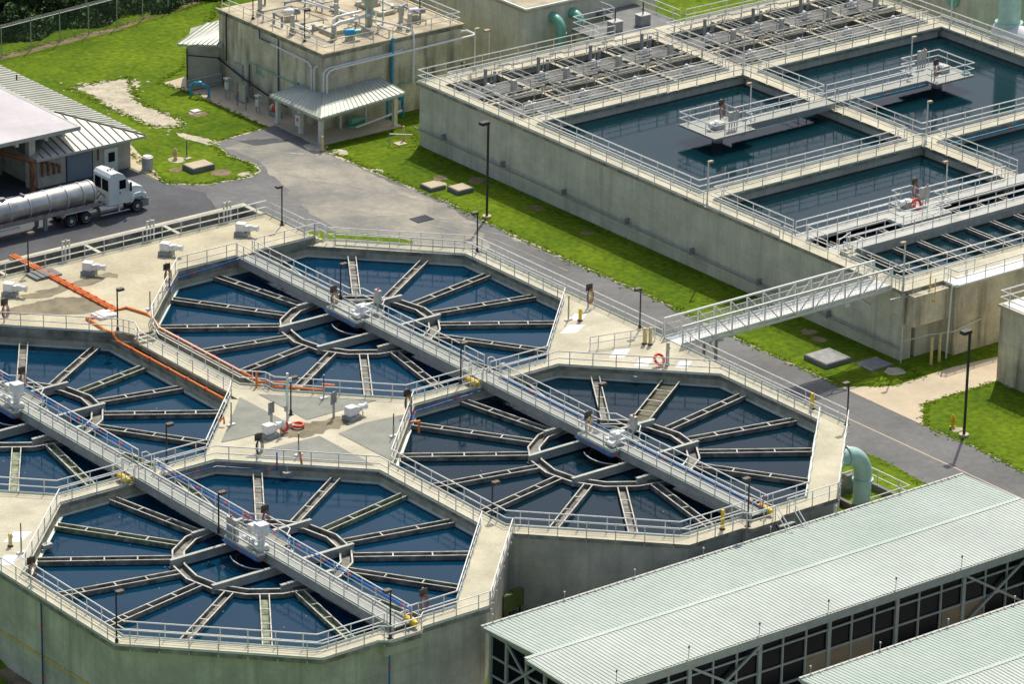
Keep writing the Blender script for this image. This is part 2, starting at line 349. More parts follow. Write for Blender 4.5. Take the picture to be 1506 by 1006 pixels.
dt.sheet(fb+[(x, y+.9+random.uniform(-.4,.6)) for x, y in reversed(fb)], G+.005)
dt.prism([(-16.4,20),(-15.2,20),(-15.2,-1),(-16.0,-1)], G-3, G-1.0)
structure('dirt', dt, 'dirt')
tk = MB()
def streak(pts, wd, seed, m):
    rd_ = random.Random(seed); A, B = [], []
    P = [Vector(p) for p in pts]
    for i in range(len(P)-1):
        for j in range(8):
            p = P[i].lerp(P[i+1], j/8); d = (P[i+1]-P[i]).normalized(); n_ = Vector((-d.y, d.x)); k = wd*rd_.uniform(.35,1); A.append(p+n_*k); B.append(p-n_*k*rd_.uniform(.3,1))
    z = G+.0125+seed*.0002
    for i in range(len(A)-1): m.add([(*A[i],z),(*A[i+1],z),(*B[i+1],z),(*B[i],z)], [(0,1,2,3)])
streak([(51.3,78.2),(53.2,76.6),(54.6,74.6),(56.6,72.4),(57.4,71.6)], .22, 1, tk); streak([(51,73),(53.5,72),(56,71.4),(57.6,70.6)], .16, 2, tk); streak([(50.8,71.6),(52.5,68),(54.5,65),(55.2,62)], .35, 3, tk); streak([(57.2,66),(56.6,61),(57.3,57.5)], .5, 4, tk); streak([(52,58),(54.6,55.8),(56.6,53.4),(57.4,51)], .3, 5, tk); streak([(46,66),(49.5,62),(53,56.5),(56.2,48),(56.6,38)], .10, 6, tk); streak([(47.3,66.8),(50.8,62.6),(54.4,56.9),(57.5,48),(57.8,40)], .08, 7, tk)
structure('tyre_track', tk, 'asphaltpale')
dkp = MB()
for k, pts in enumerate(([(44.6,40),(47.6,40.2),(47.5,33),(44.6,33.3)],[(52.5,26),(55.6,26),(55.5,22.2),(52.4,22.3)],[(43,67),(45.5,66),(44.4,62.5),(42.6,63)],[(53.2,79.2),(56.2,78),(56.8,76.6),(53.6,77.4)])): dkp.sheet(rough(pts, .4, .06, 200+k), G+.0155+k*.0003)
structure('asphalt_patch', dkp, 'asphaltdark')
# worn paint line and patch seams on the road
structure('road_seam', MB().sheet([(54.6,-40),(54.7,-40),(54.4,4.5),(54.3,4.5)], G+.006), 'path')

# grass tufts, thick along edges and thin over the lawns: one uncountable mass
def inside(p, poly):
    c = False; n = len(poly)
    for i in range(n):
        (x1,y1),(x2,y2) = poly[i], poly[(i+1) % n]
        if (y1 > p[1]) != (y2 > p[1]) and p[0] < (x2-x1)*(p[1]-y1)/(y2-y1)+x1: c = not c
    return c
lawnA = [(58,72.6),(58.4,57),(58.2,51),(58.1,42),(58.4,32),(58,20),(58.1,9.2),(61.2,7),(64.4,7.2),(64.4,69),(66,71.5),(66.5,73.8),(58.5,73.6)]
lawnB = [(60.7,2.9),(68,3),(68,-4),(66,-14),(57.7,-12),(58.2,-5),(58,0)]
lawnC = [(44.6,84),(42.4,74.2),(45,72),(49,71.5),(50.6,73.4),(50.2,77),(51.2,80.2),(57,81),(57,92),(56.4,96),(60.3,98),(75,113),(40,109),(43.6,99)]
lawnD = [(45.2,-13),(50.3,-13),(51,-2),(50,.4),(45.2,1.4)]
hole1 = [(49.1,99),(55,98.6),(52.2,93),(52.3,86.2),(51.4,85),(49.3,86.5)]
tf = MB(); rd = random.Random(5)
for poly, n in ((lawnA, 2600), (lawnB, 900), (lawnC, 2600), (lawnD, 300), (hole1, 700)):
    k = 0
    while k < n:
        i = rd.randrange(len(poly)); a_, b_ = poly[i], poly[(i+1) % len(poly)]
        if rd.random() > math.hypot(b_[0]-a_[0], b_[1]-a_[1])/30: continue
        f_ = rd.random(); p = (a_[0]+(b_[0]-a_[0])*f_+rd.gauss(0,.22), a_[1]+(b_[1]-a_[1])*f_+rd.gauss(0,.22)); k += 1; h = .07*rd.uniform(.3,1.1); z = G
        for q in range(3):
            a = rd.uniform(0, 6.28); b = .08*rd.uniform(.5,1.6); l = rd.uniform(-.22,.22); l2 = rd.uniform(-.22,.22)
            tf.add([(p[0]-b*math.cos(a),p[1]-b*math.sin(a),z+.014),(p[0]+b*math.cos(a),p[1]+b*math.sin(a),z+.014),(p[0]+l,p[1]+l2,z+h)],[(0,1,2)])
structure('grass', tf, 'tuft', 'stuff')

# ================================================================ four octagonal tanks and their decks
CT = {'front': (0,0), 'right': (S,0), 'back': (S,S), 'left': (0,S)}
AP = {'front': (13.45,13.5,13.45,14.15,14.25,14.1,14.08,13.3),
      'right': (14.02,13.7,13.45,14.28,14.0,14.25,14.08,13.4),
      'back': (14.02,14.05,14.35,14.5,12.96,14.6,14.15,14.15),
      'left': (12.0,13.4,14.35,14.2,14.2,14.2,14.1,14.05)}
OCT = {k: octo(CT[k], AP[k]) for k in CT}
gapW = [(12.26,22.2),(13.07,21.4),(13.07,34.4),(12.26,35.2)]
gapE = [(14.74,34.5),(14.74,23.4),(15.7,22.3),(15.7,35.4)]
outer = [(-15.5,-6.42),(-6.42,-15.5),(-2.2,-15.5),(-1.6,-15.95),(.7,-15.95),(1.2,-15.5),(6.42,-15.5),(14.5,-7.42),(22.6,-15.5),(27.1,-15.5),(27.6,-15.95),(30.0,-15.95),(30.5,-15.5),(35.43,-15.5),(44.5,-6.42),(44.5,35.43),(35.43,44.5),(-6.4,44.5),(-15.5,35.4)]
dk = thing('concrete_deck', 'cream concrete walkway deck around all four octagonal water tanks', 'deck', (14.5,14.5,0))
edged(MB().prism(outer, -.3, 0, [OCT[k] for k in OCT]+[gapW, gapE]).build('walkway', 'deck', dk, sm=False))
def inset(poly, d):
    out = []; n = len(poly)
    for i in range(n):
        a, b, c = Vector(poly[i-1]), Vector(poly[i]), Vector(poly[(i+1) % n])
        d1 = (b-a).normalized(); d2 = (c-b).normalized(); n1 = Vector((-d1.y, d1.x)); n2 = Vector((-d2.y, d2.x))
        m = (n1+n2); m = m/max(.2, m.dot(n1)); p = b+m*d; out.append((p.x, p.y))
    return out
ow = MB(); oi = inset([p for p in outer if abs(p[1]+15.95) > .01 and not (p[1] == -15.5 and p[0] in (-2.2,1.2,27.1,30.5))], .28)
for i in range(len(oi)):
    a, b = oi[i], oi[(i+1) % len(oi)]
    ow.add([(a[0],a[1],-9),(b[0],b[1],-9),(b[0],b[1],-.3),(a[0],a[1],-.3)], [(0,1,2,3)])
ow.build('outer_wall', 'wall', dk, sm=False)
# brackets of the two small bump-outs and dark coping joints
for x in (-1.9,27.3): MB().box(x,x+2.95,-15.7,-15.2,-1.0,-.3).build('bracket', 'wall', dk, sm=False)
# raised deck with its steps
rdk = thing('raised_deck', 'raised stained cream concrete deck with white motors beyond the two far tanks', 'deck', (15,46,.5))
ob, ol = OCT['back'], OCT['left']
rp = [(35.4,43.4),(35.4,49.8),(-30,49.8),(-30,43.35),ol[1],(ol[1][0],43.35),(6.0,41.75),(6.31,41.63),(13.1,34.85),(13.1,34.5),(14.72,34.5),(15.2,35.5),(22.5,42.85),(23,43.35)]
rp = [(35.4,43.36),(35.4,49.8),(-30,49.8),(-30,43.35),(4.6,43.35),(13.05,34.93),(13.05,34.5),(14.74,34.5),(15.8,35.9),(15.95,36.3),(22.95,43.36)]
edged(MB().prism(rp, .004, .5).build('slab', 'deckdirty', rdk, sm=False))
for b_ in ((13.07,14.74,34.2,34.5,.003,.34),(13.07,14.74,33.9,34.2,.003,.18),(35.4,35.75,43.4,44.4,.003,.34),(35.75,36.1,43.4,44.3,.003,.17)): MB().box(*b_).build('step', 'deck', rdk, sm=False)
# channel behind the raised deck
ch = thing('channel', 'open concrete channel with cross walls behind the raised deck', 'channel', (15,51.2,-1))
cw = MB().box(-30,35.4,52.5,52.9,-6,.42).box(35.0,35.4,49.85,52.5,-6,.42)
for x in (20.4,27.5,12.2,5.0,-2.0): cw.box(x,x+.32,49.85,52.5,-6,.38)
cw.box(-30,35.4,49.8,49.98,-6,.30)
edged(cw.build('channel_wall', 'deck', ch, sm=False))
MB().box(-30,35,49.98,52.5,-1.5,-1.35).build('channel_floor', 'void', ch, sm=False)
# tanks
def ring_wall(poly, t, z0, z1):
    return MB().prism(inset(poly, -t), z0, z1, [inset(poly, -.03)])
def trough(L, wd, dep):
    """U trough along +x from 0 to L, rim at z=0"""
    m = MB(); h = wd/2
    m.box(0,L,-h,-h+.05,-dep-.1,-.01).box(0,L,h-.05,h,-dep-.1,-.01).box(0,L,-h+.05,h-.05,-dep+.02,-dep+.07)
    r = MB(); r.box(0,L,-h-.02,-h+.055,-.012,.03).box(0,L,h-.055,h+.02,-.012,.03)
    n = max(2, int(L/2.0))
    for i in range(1, n): r.box(L*i/n-.045, L*i/n+.045, -h+.06, h-.06, -.03, .02)
    return m, r
tank_lab = {'front': 'octagonal water tank nearest the camera with dark blue water and radial troughs',
            'right': 'octagonal slate water tank beside the large light green elbow pipe',
            'back': 'octagonal water tank directly below the raised deck with the white motors',
            'left': 'deep blue octagonal water tank cut off by the left photo edge'}
RIMZ, WZ = -.52, -.84
for k in CT:
    c = CT[k]; poly = OCT[k]
    t = thing('clarifier_tank', tank_lab[k], 'water tank', (c[0],c[1],-.8), 'octagonal clarifier tanks')
    ring_wall(poly, .4, -6, -.3).build('tank_wall', 'innerwall', t, sm=False)
    lg = MB().prism(inset(poly, -.03), WZ-.1, WZ+.07, [inset(poly, .16)]); lg.build('ledge', 'kick', t, sm=False)
    tag(MB().sheet(inset(poly, -.02), WZ).build('water', 'water_blue' if k in ('front','left','back') else 'water_slate', None, sm=False), kind='structure')
    for i in range(16):
        if i in (4-0, 12) and False: continue
        a = (i+.5)*math.pi/8
        # distance to the wall in that direction
        dd = min(AP[k][j]/max(1e-6, math.cos(a-j*math.pi/4)) if math.cos(a-j*math.pi/4) > .2 else 99 for j in range(8))
        wide = (k == 'right' and i == 1)
        L_ = dd-5.82-.12; wd = 1.25 if wide else .62
        m_, r_ = trough(L_, wd, .36)
        rot = Matrix.Rotation(a, 3, 'Z')
        for q in (m_, r_): q.v = [tuple(rot @ Vector((x+5.82, y, z)) + Vector((c[0], c[1], RIMZ))) for x, y, z in q.v]
        ma = 'algaedark' if wide else 'algae' if ((k in ('front','left') and i in (0,3,5,10,11,12)) or wide) else 'trough'
        o = m_.build('launder', ma, t, sm=False); r_.build('rim', 'rim', o, sm=False)
    # ring launder
    rg = MB(); ri = MB(); A0 = 0
    o16, i16 = ngon(c, 5.86, 16, A0), ngon(c, 5.05, 16, A0)
    rg.prism(o16, RIMZ-.36, RIMZ-.30, [i16])
    for pl in (o16, i16):
        out_, in_ = (pl, inset(pl, .05)) if pl is o16 else (inset(pl, -.05), pl)
        rg.prism(out_, RIMZ-.45, RIMZ-.01, [in_]); ri.prism(inset(out_, -.03), RIMZ-.012, RIMZ+.03, [inset(in_, .03)])
    o = rg.build('ring_launder', 'trough', t, sm=False); ri.build('rim', 'rim', o, sm=False)
    for yy, hx in ((2.35,5.5),(-2.35,5.5),(5.05,2.0),(-4.85,2.0)):
        y = c[1]+yy; b = MB().box(c[0]-hx,c[0]+hx,y-.035,y+.035,-.72,-.22).box(c[0]-hx,c[0]+hx,y-.13,y+.13,-.22,-.17).box(c[0]-hx,c[0]+hx,y-.13,y+.13,-.77,-.72)
        b.build('support_beam', 'girder', t, sm=False)
    MB().lathe((c[0],c[1],0), [(1.75,-1.2),(1.75,-.62),(1.68,-.62),(1.68,-1.2)], 32, caps=False).build('feedwell', 'dark', t)
    MB().lathe((c[0],c[1],0), [(.45,-1.2),(.45,.2),(.6,.2),(.6,.3)], 20).build('centre_column', 'dark', t)
    hp = [(c[0]-2.05*math.cos(a), c[1]-2.05*math.sin(a), -.42-.1*math.sin(a)) for a in [i*math.pi/16-.5 for i in range(25)]]
    MB().tube(hp, .04, 6).build('hoop', 'post', t)
fl = MB(); rf_ = random.Random(9)
for cx_, cy_, n_ in ((0,0,90),(0,S,60),(S,S,20),(S,0,15)):
    for i in range(n_):
        a = rf_.uniform(0,6.28); q = 13*math.sqrt(rf_.random())
        if math.cos(a) > .3 and rf_.random() < .6: continue
        fl.sheet(ngon((cx_+q*math.cos(a), cy_+q*math.sin(a)), rf_.uniform(.012,.035), 5, a), WZ+.006)
structure('foam', fl, 'white', 'stuff')
# orange-pipe walls beside the two gaps are kept slim; dark water in the gaps
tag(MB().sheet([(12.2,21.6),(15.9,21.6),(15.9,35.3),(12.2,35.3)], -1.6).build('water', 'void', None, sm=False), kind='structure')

# ================================================================ railings
def post_mesh(h, drop=0.0, m='post'):
    b = MB().box(-.026,.026,-.026,.026,-drop,h); b.box(-.07,.07,-.07,.07,-drop,-drop+(.14 if drop else .015))
    return b.mesh('post', m, False)
PM = {}
def railing(label, paths, z, h=1.07, kick=True, sp=1.75, drop=0.0, group=None, parent=None, r=.038, m='alum', cat='railing', name='guard_railing'):
    p0 = paths[0][0]; org = (p0[0], p0[1], z)
    if parent is None: t = thing(name, label, cat, org, group or 'aluminium guard railings')
    else:
        t = bpy.data.objects.new('guard_railing', None); COL.objects.link(t); t.parent = parent; b = LOC[parent.name]
        t.location = (org[0]-b[0], org[1]-b[1], org[2]-b[2]); LOC[t.name] = org
    top, mid, kk = MB(), MB(), MB(); key = (h, drop, m)
    if key not in PM: PM[key] = post_mesh(h, drop, 'post' if m == 'alum' else m)
    pts = []
    for path in paths:
        path = [(p[0], p[1], (p[2] if len(p) > 2 else z)) for p in path]
        top.tube([(x,y,q+h) for x, y, q in path], r, 6); mid.tube([(x,y,q+h*.52) for x, y, q in path], r*.9, 6)
        for i in range(len(path)-1):
            a, b = Vector(path[i]), Vector(path[i+1]); L_ = (b-a).length
            n = max(1, round(L_/sp))
            if L_ > .5:
                if kick: kk.bar(a+Vector((0,0,.075)), b+Vector((0,0,.075)), .02, .13)
                js = [(j+.5)/n for j in range(n)] if L_ > 3 else [.5]
                if i == 0 : js = [0.0]+js
                if i == len(path)-2: js = js+[1.0]
                for f in js: pts.append(a.lerp(b, f))
            else:
                if i == 0: pts.append(a)
    top.build('top_rail', m, t); mid.build('mid_rail', m, t)
    if kick and kk.v: kk.build('kick_plate', 'kick', t, sm=False)
    for p in pts[:100]: inst('post', PM[key], t, tuple(p))
    return t
def oi_(k, d=-.1): return inset(OCT[k], d)      # a little outside the tank edge, on the deck
of, orr, obk, olf = oi_('front'), oi_('right'), oi_('back'), oi_('left')
BR = .82
def loop(pts, i0, i1):
    n = len(pts); return [pts[i % n] for i in range(i0, i1+1)]
# vertex i lies between side i and i+1 : 0 E/NE,1 NE/N,2 N/NW,3 NW/W,4 W/SW,5 SW/S,6 S/SE,7 SE/E
f = of; railing('guard railing round the inner right half of the nearest tank, bridge to bridge', [[(BR,f[5][1])]+[f[6],f[7],f[0],f[1]]+[(BR,f[1][1])]], 0)
railing('guard railing round the inner left half of the nearest tank', [[(-BR,f[1][1])]+[f[2],f[3],f[4],f[5]]+[(-BR,f[5][1])]], 0)
f = orr; railing('guard railing on the inner edge of the slate tank beside the green elbow pipe', [[(S+BR,f[5][1])]+[f[6],f[7],f[0],f[1]]+[(S+BR,f[1][1])]], 0)
railing('guard railing round the left inner half of the slate tank, plaza side', [[(S-BR,f[1][1])]+[f[2],f[3],f[4],f[5]]+[(S-BR,f[5][1])]], 0)
f = obk; railing('guard railing on the road side inner edge of the tank below the raised deck', [[(S+BR,f[5][1])]+[f[6],f[7],f[0],(36.3,42.1)]], 0)
railing('guard railing above the orange pipe ends at the plaza edge of the far tank', [[(15.95,22.3),f[4],f[5],(S-BR,f[5][1])]], 0)
f = olf; railing('guard railing with orange pipe ends at the right corner of the left tank', [[(BR,f[5][1])]+[f[6],(12.3,21.4),(13.1,22.4)]], 0)
railing('guard railing on the lower left edge of the left blue tank', [[(-BR,f[5][1])]+[f[5],f[4]]], 0)
e = .08
railing('outer guard railing along the near left wall of the nearest tank', [[(-15.5+e,30),(-15.5+e,-6.42),(-6.42,-15.5+e),(-2.2,-15.5+e),(-1.6,-15.95+e),(.7,-15.95+e),(1.2,-15.5+e),(6.42,-15.5+e)]], 0, drop=.3)
railing('outer guard railing on the two walkways meeting at the notch above the green box', [[(6.5,-15.4),(14.42,-7.5)],[(14.62,-7.42),(22.6,-15.4),(27.1,-15.5+e),(27.6,-15.95+e),(29.6,-15.95+e)],[(31.0,-15.5+e),(35.43,-15.5+e)]], 0, drop=.3, kick=False)
railing('outer guard railing on the wide walkway end beside the green elbow pipe', [[(35.5,-15.4),(44.4,-6.5),(44.42,11.2)]], 0, drop=.3)
railing('outer guard railing along the road between lamp posts and footbridge', [[(44.42,13.4),(44.42,35.43),(36.3,43.5)]], 0)
railing('guard railing on the back edge of the raised deck beside the open channel', [[(-20,49.7),(35.25,49.7),(35.3,44.6)]], .5)
railing('short stair railing at the far right end of the raised deck', [[(35.35,44.5,.5),(35.7,44.3,.5),(36.6,43.7,0)],[(35.35,43.4,.5),(35.7,43.3,.5),(36.5,42.4,0)]], .5, kick=False, sp=1.2)
railing('guard railing on the raised deck above the far tank, right of the bridge', [[(S+BR,43.45),(35.3,43.45)]], .5)
railing('guard railing on the raised deck above the far tank, left of the bridge', [[(S-BR,43.45),(22.9,43.45),(15.85,36.35),(15.0,34.9)]], .5)
railing('guard railing on the raised deck edge above the left tank', [[(-10,43.45),(4.55,43.45),(12.75,35.3)]], .5)
railing('guard railing on the left edge of the stepped walkway between orange pipes', [[(12.75,35.3,.5),(13.12,34.4,.5),(13.12,33.7,0),(13.12,22.4,0)]], 0)
railing('guard railing on the right edge of the stepped walkway between orange pipes', [[(15.0,34.9,.5),(14.68,34.4,.5),(14.68,33.7,0),(14.68,23.6,0),(15.95,22.3,0)]], 0)
railing('low railing crossing the wedge deck towards the footbridge', [[(38.6,14.45),(43.6,13.25)]], 0, kick=False, m='post', h=1.0, sp=1.25)

# ================================================================ access bridges over the tanks
def bridge(label, cx, y0, y1, centres, mid):
    t = thing('access_bridge', label, 'bridge', (cx,(y0+y1)/2,.3), 'bridges over the octagonal tanks')
    MB().box(cx-.68,cx+.68,y0,y1,.33,.39).build('bridge_deck', 'grating', t, sm=False)
    for s_ in (-1,1):
        x = cx+s_*.7; MB().box(x-.03,x+.03,y0,y1,-.12,.42).box(x-.12,x+.12,y0,y1,-.16,-.12).box(x-.07,x+.07,y0,y1,.42,.45).build('girder', 'girder', t, sm=False)
    ties = MB(); n = int((y1-y0)/1.8)
    for i in range(n+1):
        y = y0+.3+(y1-y0-.6)*i/n; ties.box(cx-.66,cx+.66,y-.04,y+.04,.15,.30)
    ties.build('cross_tie', 'girder', t, sm=False)
    for c in centres:
        MB().box(cx-1.45,cx-.83,c-1.55,c+2.2,.30,.39).box(cx+.83,cx+1.45,c-1.1,c+1.6,.30,.39).box(cx-1.45,cx-1.4,c-1.55,c+2.2,.02,.30).box(cx-1.45,cx-.83,c-1.55,c-1.5,.02,.30).box(cx+1.4,cx+1.45,c-1.1,c+1.6,.02,.30).build('platform', 'grating', t, sm=False)
    wp = [[]]; ep = [[]]
    def add(lst, x, y): lst[-1].append((x,y))
    add(wp,cx-.66,y1); add(ep,cx+.66,y1)
    for i, c in enumerate(centres):
        for p in ((cx-.66,c+2.2),(cx-1.42,c+2.17),(cx-1.42,c-1.52),(cx-.66,c-1.55)): add(wp,*p)
        for p in ((cx+.66,c+2.3),(cx+1.42,c+1.57),(cx+1.42,c-1.07),(cx+.66,c-1.8)): add(ep,*p)
        if i == 0 and len(centres) > 1:
            add(wp,cx-.66,mid+1.0); add(ep,cx+.66,mid+1.0); wp.append([]); ep.append([]); add(wp,cx-.66,mid-1.0); add(ep,cx+.66,mid-1.0)
    add(wp,cx-.66,y0); add(ep,cx+.66,y0)
    railing(None, wp, .4, parent=t, kick=True, sp=1.5); railing(None, ep, .4, parent=t, kick=True, sp=1.5)
    for s_ in (-1,1):
        for dy in (-.7,.7):
            x = cx+s_*.75; hr = MB(); hr.tube([(x,mid+dy,.42),(x,mid+dy,1.35),(x+s_*.35,mid+dy,1.35),(x+s_*.75,mid+dy,1.0),(x+s_*.75,mid+dy,0)], .03, 6).build('step_handrail', 'alum', t)
    for x in (cx-1.1,cx+.72): MB().box(x,x+.38,mid-.55,mid+.55,0.005,.2).build('step', 'grating', t, sm=False)
    return t
bridge('long grey railed bridge crossing the two tanks nearest the road', S, -15.0, S+14.5, [S,0], 14.2)
bridge('long grey railed bridge with blue hose crossing the left and nearest tanks', 0, -15.0, S+14.5, [S,0], 14.2)

# ================================================================ rectangular basin block (right background)
bb = thing('basin_block', 'large rectangular concrete basin block with walkways and long grey wall along the grass strip', 'basin', (88,40,0))
COP = [(64.75,66.2,10.05,69.8),(66.2,112.7,67.8,69.8),(111.2,112.7,10.05,67.8),(66.2,111.2,55.6,57.2),(88.4,89.9,57.2,67.8),(88.4,89.9,35.1,55.6),
       (66.2,111.2,33.5,35.1),(88.4,89.9,23.9,33.5),(66.2,111.2,22.5,23.9),(66.2,111.2,18.8,20.2),(66.2,111.2,10.05,12.3)]
cp = MB(); wl = MB()
gwk = MB()
for i, (x0,x1,y0,y1) in enumerate(COP):
    (gwk if i in (8,9) else cp).box(x0,x1,y0,y1,-.28,0)
    if i not in (8,): wl.box(x0+.2,x1-.2,y0+.2,y1-.2,-7,-.28)
gwk.box(74.5,79.6,20.6,22.5,-.25,-.003).box(77.0,79.0,23.9,24.8,-.25,-.003); gwk.build('grey_walkway', 'cover_slab_pale', bb, sm=False)
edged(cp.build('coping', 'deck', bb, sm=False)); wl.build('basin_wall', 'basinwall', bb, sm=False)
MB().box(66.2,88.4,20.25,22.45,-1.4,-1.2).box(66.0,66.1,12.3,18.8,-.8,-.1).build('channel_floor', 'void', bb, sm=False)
# overhanging hopper block, white shelf and pier on the near side
sb = MB().prism([(65.2,10.2),(65.2,9.25),(68.9,9.25),(68.9,10.2)], -2.7, -.3); sb.build('overhang', 'stainwall', bb, sm=False)
MB().box(68.9,96,8.75,10.24,-7,-.12).build('pier_wall', 'stainwall', bb, sm=False)
MB().box(68.8,96,8.6,10.04,-.12,.02).build('shelf', 'white', bb, sm=False)
pp = MB()
pp.tube([(64.6,69.9,-4.0),(64.6,10.0,-4.5)], .07, 6)
for y in (66,58,50,42,34,26,18): pp.box(64.5,64.95,y-.05,y+.05,-4.65+(y-10)*.01,-4.1+(y-10)*.01)
pp.build('wall_pipe', 'grey', bb)
pw = MB().tube([(68.75,8.4,.15),(68.3,8.5,.15),(68.2,8.5,0),(68.1,8.6,-5.6)], .07, 6).tube([(64.7,9.85,-2.6),(64.7,9.85,-5.6)], .05, 6).tube([(64.9,9.9,-3.9),(67,9.15,-3.6),(68.7,8.6,-3.6),(71.5,8.6,-3.2)], .04, 6)
pw.build('drain_pipe', 'kick', bb)
MB().box(67.0,67.05,9.0,9.05,-1,0.9).box(66.98,67.06,8.95,9.6,-1,-.92).box(67.0,67.05,9.6,9.65,-1,.9).build('ladder_rail', 'yellow', bb, sm=False)
for (x0,x1,y0,y1) in [(66.2,88.4,35.1,55.6),(89.9,111.2,35.1,55.6),(66.2,88.4,23.9,33.5),(89.9,111.2,23.9,33.5),(66.2,111.2,20.2,22.5),(66.2,111.2,12.3,18.8)]:
    tag(MB().sheet([(x0+.1,y0-.1),(x1+.1,y0-.1),(x1+.1,y1+.1),(x0-.1,y1+.1)], -.86).build('water', 'water_basin', None, sm=False), kind='structure')
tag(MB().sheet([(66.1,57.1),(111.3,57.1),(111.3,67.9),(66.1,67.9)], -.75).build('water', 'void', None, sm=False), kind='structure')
# flocculation cells : cover slabs, beams, gate posts
cells = [66.0+5.62*i for i in range(4)]+[89.9+5.5*i for i in range(4)]
bm_ = MB()
for i, x in enumerate(cells):
    wdt = 5.62 if i < 4 else 5.5
    if i not in (0,4): bm_.box(x-.17,x+.17,57.2,61.55,-.5,-.02).box(x-.17,x+.17,62.35,67.8,-.5,-.02)
bm_.box(66.2,88.4,61.55,61.85,-1,-.015).box(66.2,88.4,62.1,62.35,-1,-.015).box(89.9,111.2,61.55,61.85,-1,-.015).box(89.9,111.2,62.1,62.35,-1,-.015)
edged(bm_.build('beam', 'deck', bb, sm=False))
for i, x in enumerate(cells):
    for (ya, yb) in ((63.5,66.0),(58.2,60.2)):
        MB().box(x+.35,x+5.15,ya,yb,-.42,-.10).build('cover_slab', 'coverdark', bb, sm=False)
    MB().box(x+3.2,x+3.55,62.38,62.75,-.6,1.25).build('gate_post', 'cgrey', bb, sm=False)
    MB().box(x+2.65,x+2.85,65.5,65.72,-.1,1.5).build('conduit_post', 'grey', bb, sm=False)
for i, x in enumerate(cells):
    cr_ = MB()
    for (ya, yb) in ((63.0,66.2),(57.8,60.5)):
        for xx in (x+.3, x+5.2):
            for h_ in (.55,1.02): cr_.tube([(xx,ya,-.05+h_),(xx,yb,-.05+h_)], .03, 5)
    cr_.tube([(x+.3,62.9,.3),(x+1.5,62.9,.3),(x+1.5,61.0,.3),(x+5.2,61.0,.3)], .05, 6).tube([(x+.4,57.45,.25),(x+5.2,57.45,.25)], .04, 6).tube([(x+.4,66.9,.2),(x+5.1,66.9,.2)], .05, 6).tube([(x+.3,61.98,.12),(x+5.3,61.98,.12)], .09, 6)
    cr_.build('cell_pipework', 'rim', bb)
    for b_ in ((x+1.2,x+1.42,60.85,61.1,-.6,.8),(x+4.4,x+4.7,62.45,62.7,-.4,.35),(x+4.45,x+4.65,66.55,66.75,-.4,.7)): MB().box(*b_).build('gate_stand', 'cgrey', bb, sm=False)
# launder troughs in the near strip
for i in range(16):
    x = 69.0+2.55*i
    if 88 < x < 90.3: continue
    m_, r_ = trough(5.9, .42, .3)
    for q in (m_, r_): q.v = [(x-p[1], 12.5+p[0], -.56+p[2]) for p in q.v]
    o = m_.build('launder', 'trough', bb, sm=False); r_.build('rim', 'rim', o, sm=False)
for i in range(8):
    x = 68.3+2.55*i
    m_, r_ = trough(1.9, .4, .3)
    for q in (m_, r_): q.v = [(x-p[1], 20.4+p[0], -.56+p[2]) for p in q.v]
    o = m_.build('launder', 'trough', bb, sm=False); r_.build('rim', 'rim', o, sm=False)
GB = 'guard railings of the rectangular basins'
def rb(label, paths, z=0, **k): return railing(label, paths, z, group=GB, sp=k.pop('sp', 1.95), **k)
rb('outer guard railing along the long grey wall above the grass strip', [[(64.85,24),(64.85,69.7),(86,69.7)]], drop=.3)
rb('outer guard railing along the grey wall near the footbridge end', [[(64.85,10.2),(64.85,11.0)],[(64.85,13.4),(64.85,23.6)]], drop=.3, kick=False)
rb('outer guard railing beside the white shelf on the near wall of the basins', [[(64.85,10.1),(72,10.1)]], kick=False, drop=.3)
rb('outer guard railing on the white shelf edge of the basins', [[(68.9,10.1),(68.9,8.7),(96,8.7)]], kick=False)
rb('guard railing round the basin with the reddish hose hoop, wall side', [[(80,55.5),(66.3,55.5),(66.3,35.2),(88.3,35.2)]])
rb('guard railing on the far edge of the first basin towards the mixers', [[(88.3,47.3),(88.3,55.5),(80.2,55.5)]], kick=False)
rb('guard railing on the divider beside the bridge between the two large basins', [[(90.0,47.2),(90.0,55.5)],[(90.0,44),(90.0,35.3),(111,35.2)]])
rb('guard railing on the divider side of the first large basin below the bridge', [[(88.3,43.9),(88.3,35.5)]], kick=False)
rb('guard railing along the back and side edge of the far right basin', [[(90.2,55.5),(111.1,55.5),(111.1,35.3)]])
rb('outer guard railing on the far right edge of the basins', [[(94,69.7),(112.6,69.7),(112.6,12)]])
rb('guard railing along the mixer side of the walkway above the first basin', [[(66.3,57.3),(88.3,57.3)]])
rb('guard railing along the mixer side of the walkway above the far right basin', [[(90,57.3),(111.1,57.3)]])
rb('guard railing round the wall side of the third basin with the platform', [[(88.3,33.4),(66.3,33.4),(66.3,24.1)]])
rb('guard railing on the divider beside the third basin', [[(88.3,33.2),(88.3,24.2)]], kick=False)
rb('guard railing at the basin beyond the divider near the right photo edge', [[(90,24.2),(90,33.4),(111,33.4)]])
rb('guard railing on the far side of the platform walkway', [[(66.3,23.8),(77,23.8),(77,24.75),(79,24.75),(79,23.8),(88.3,23.8)]], kick=False)
rb('guard railing on the near side of the platform walkway', [[(66.4,22.6),(74.6,22.6),(74.6,20.7),(79.5,20.7),(79.5,22.6),(88.3,22.6)]], kick=False)
rb('far railing of the straight walkway over the short troughs', [[(67.2,20.1),(110,20.1)]], kick=False)
rb('near railing of the straight walkway over the long troughs', [[(67.2,18.9),(110,18.9)]], kick=False)
rb('guard railing round the long trough strip nearest the white shelf', [[(66.3,18.4),(66.3,12.2),(111,12.2)]])
rb('short slanted railing between trough strips at the grey wall', [[(66.3,22.4),(66.3,20.2)]], kick=False)
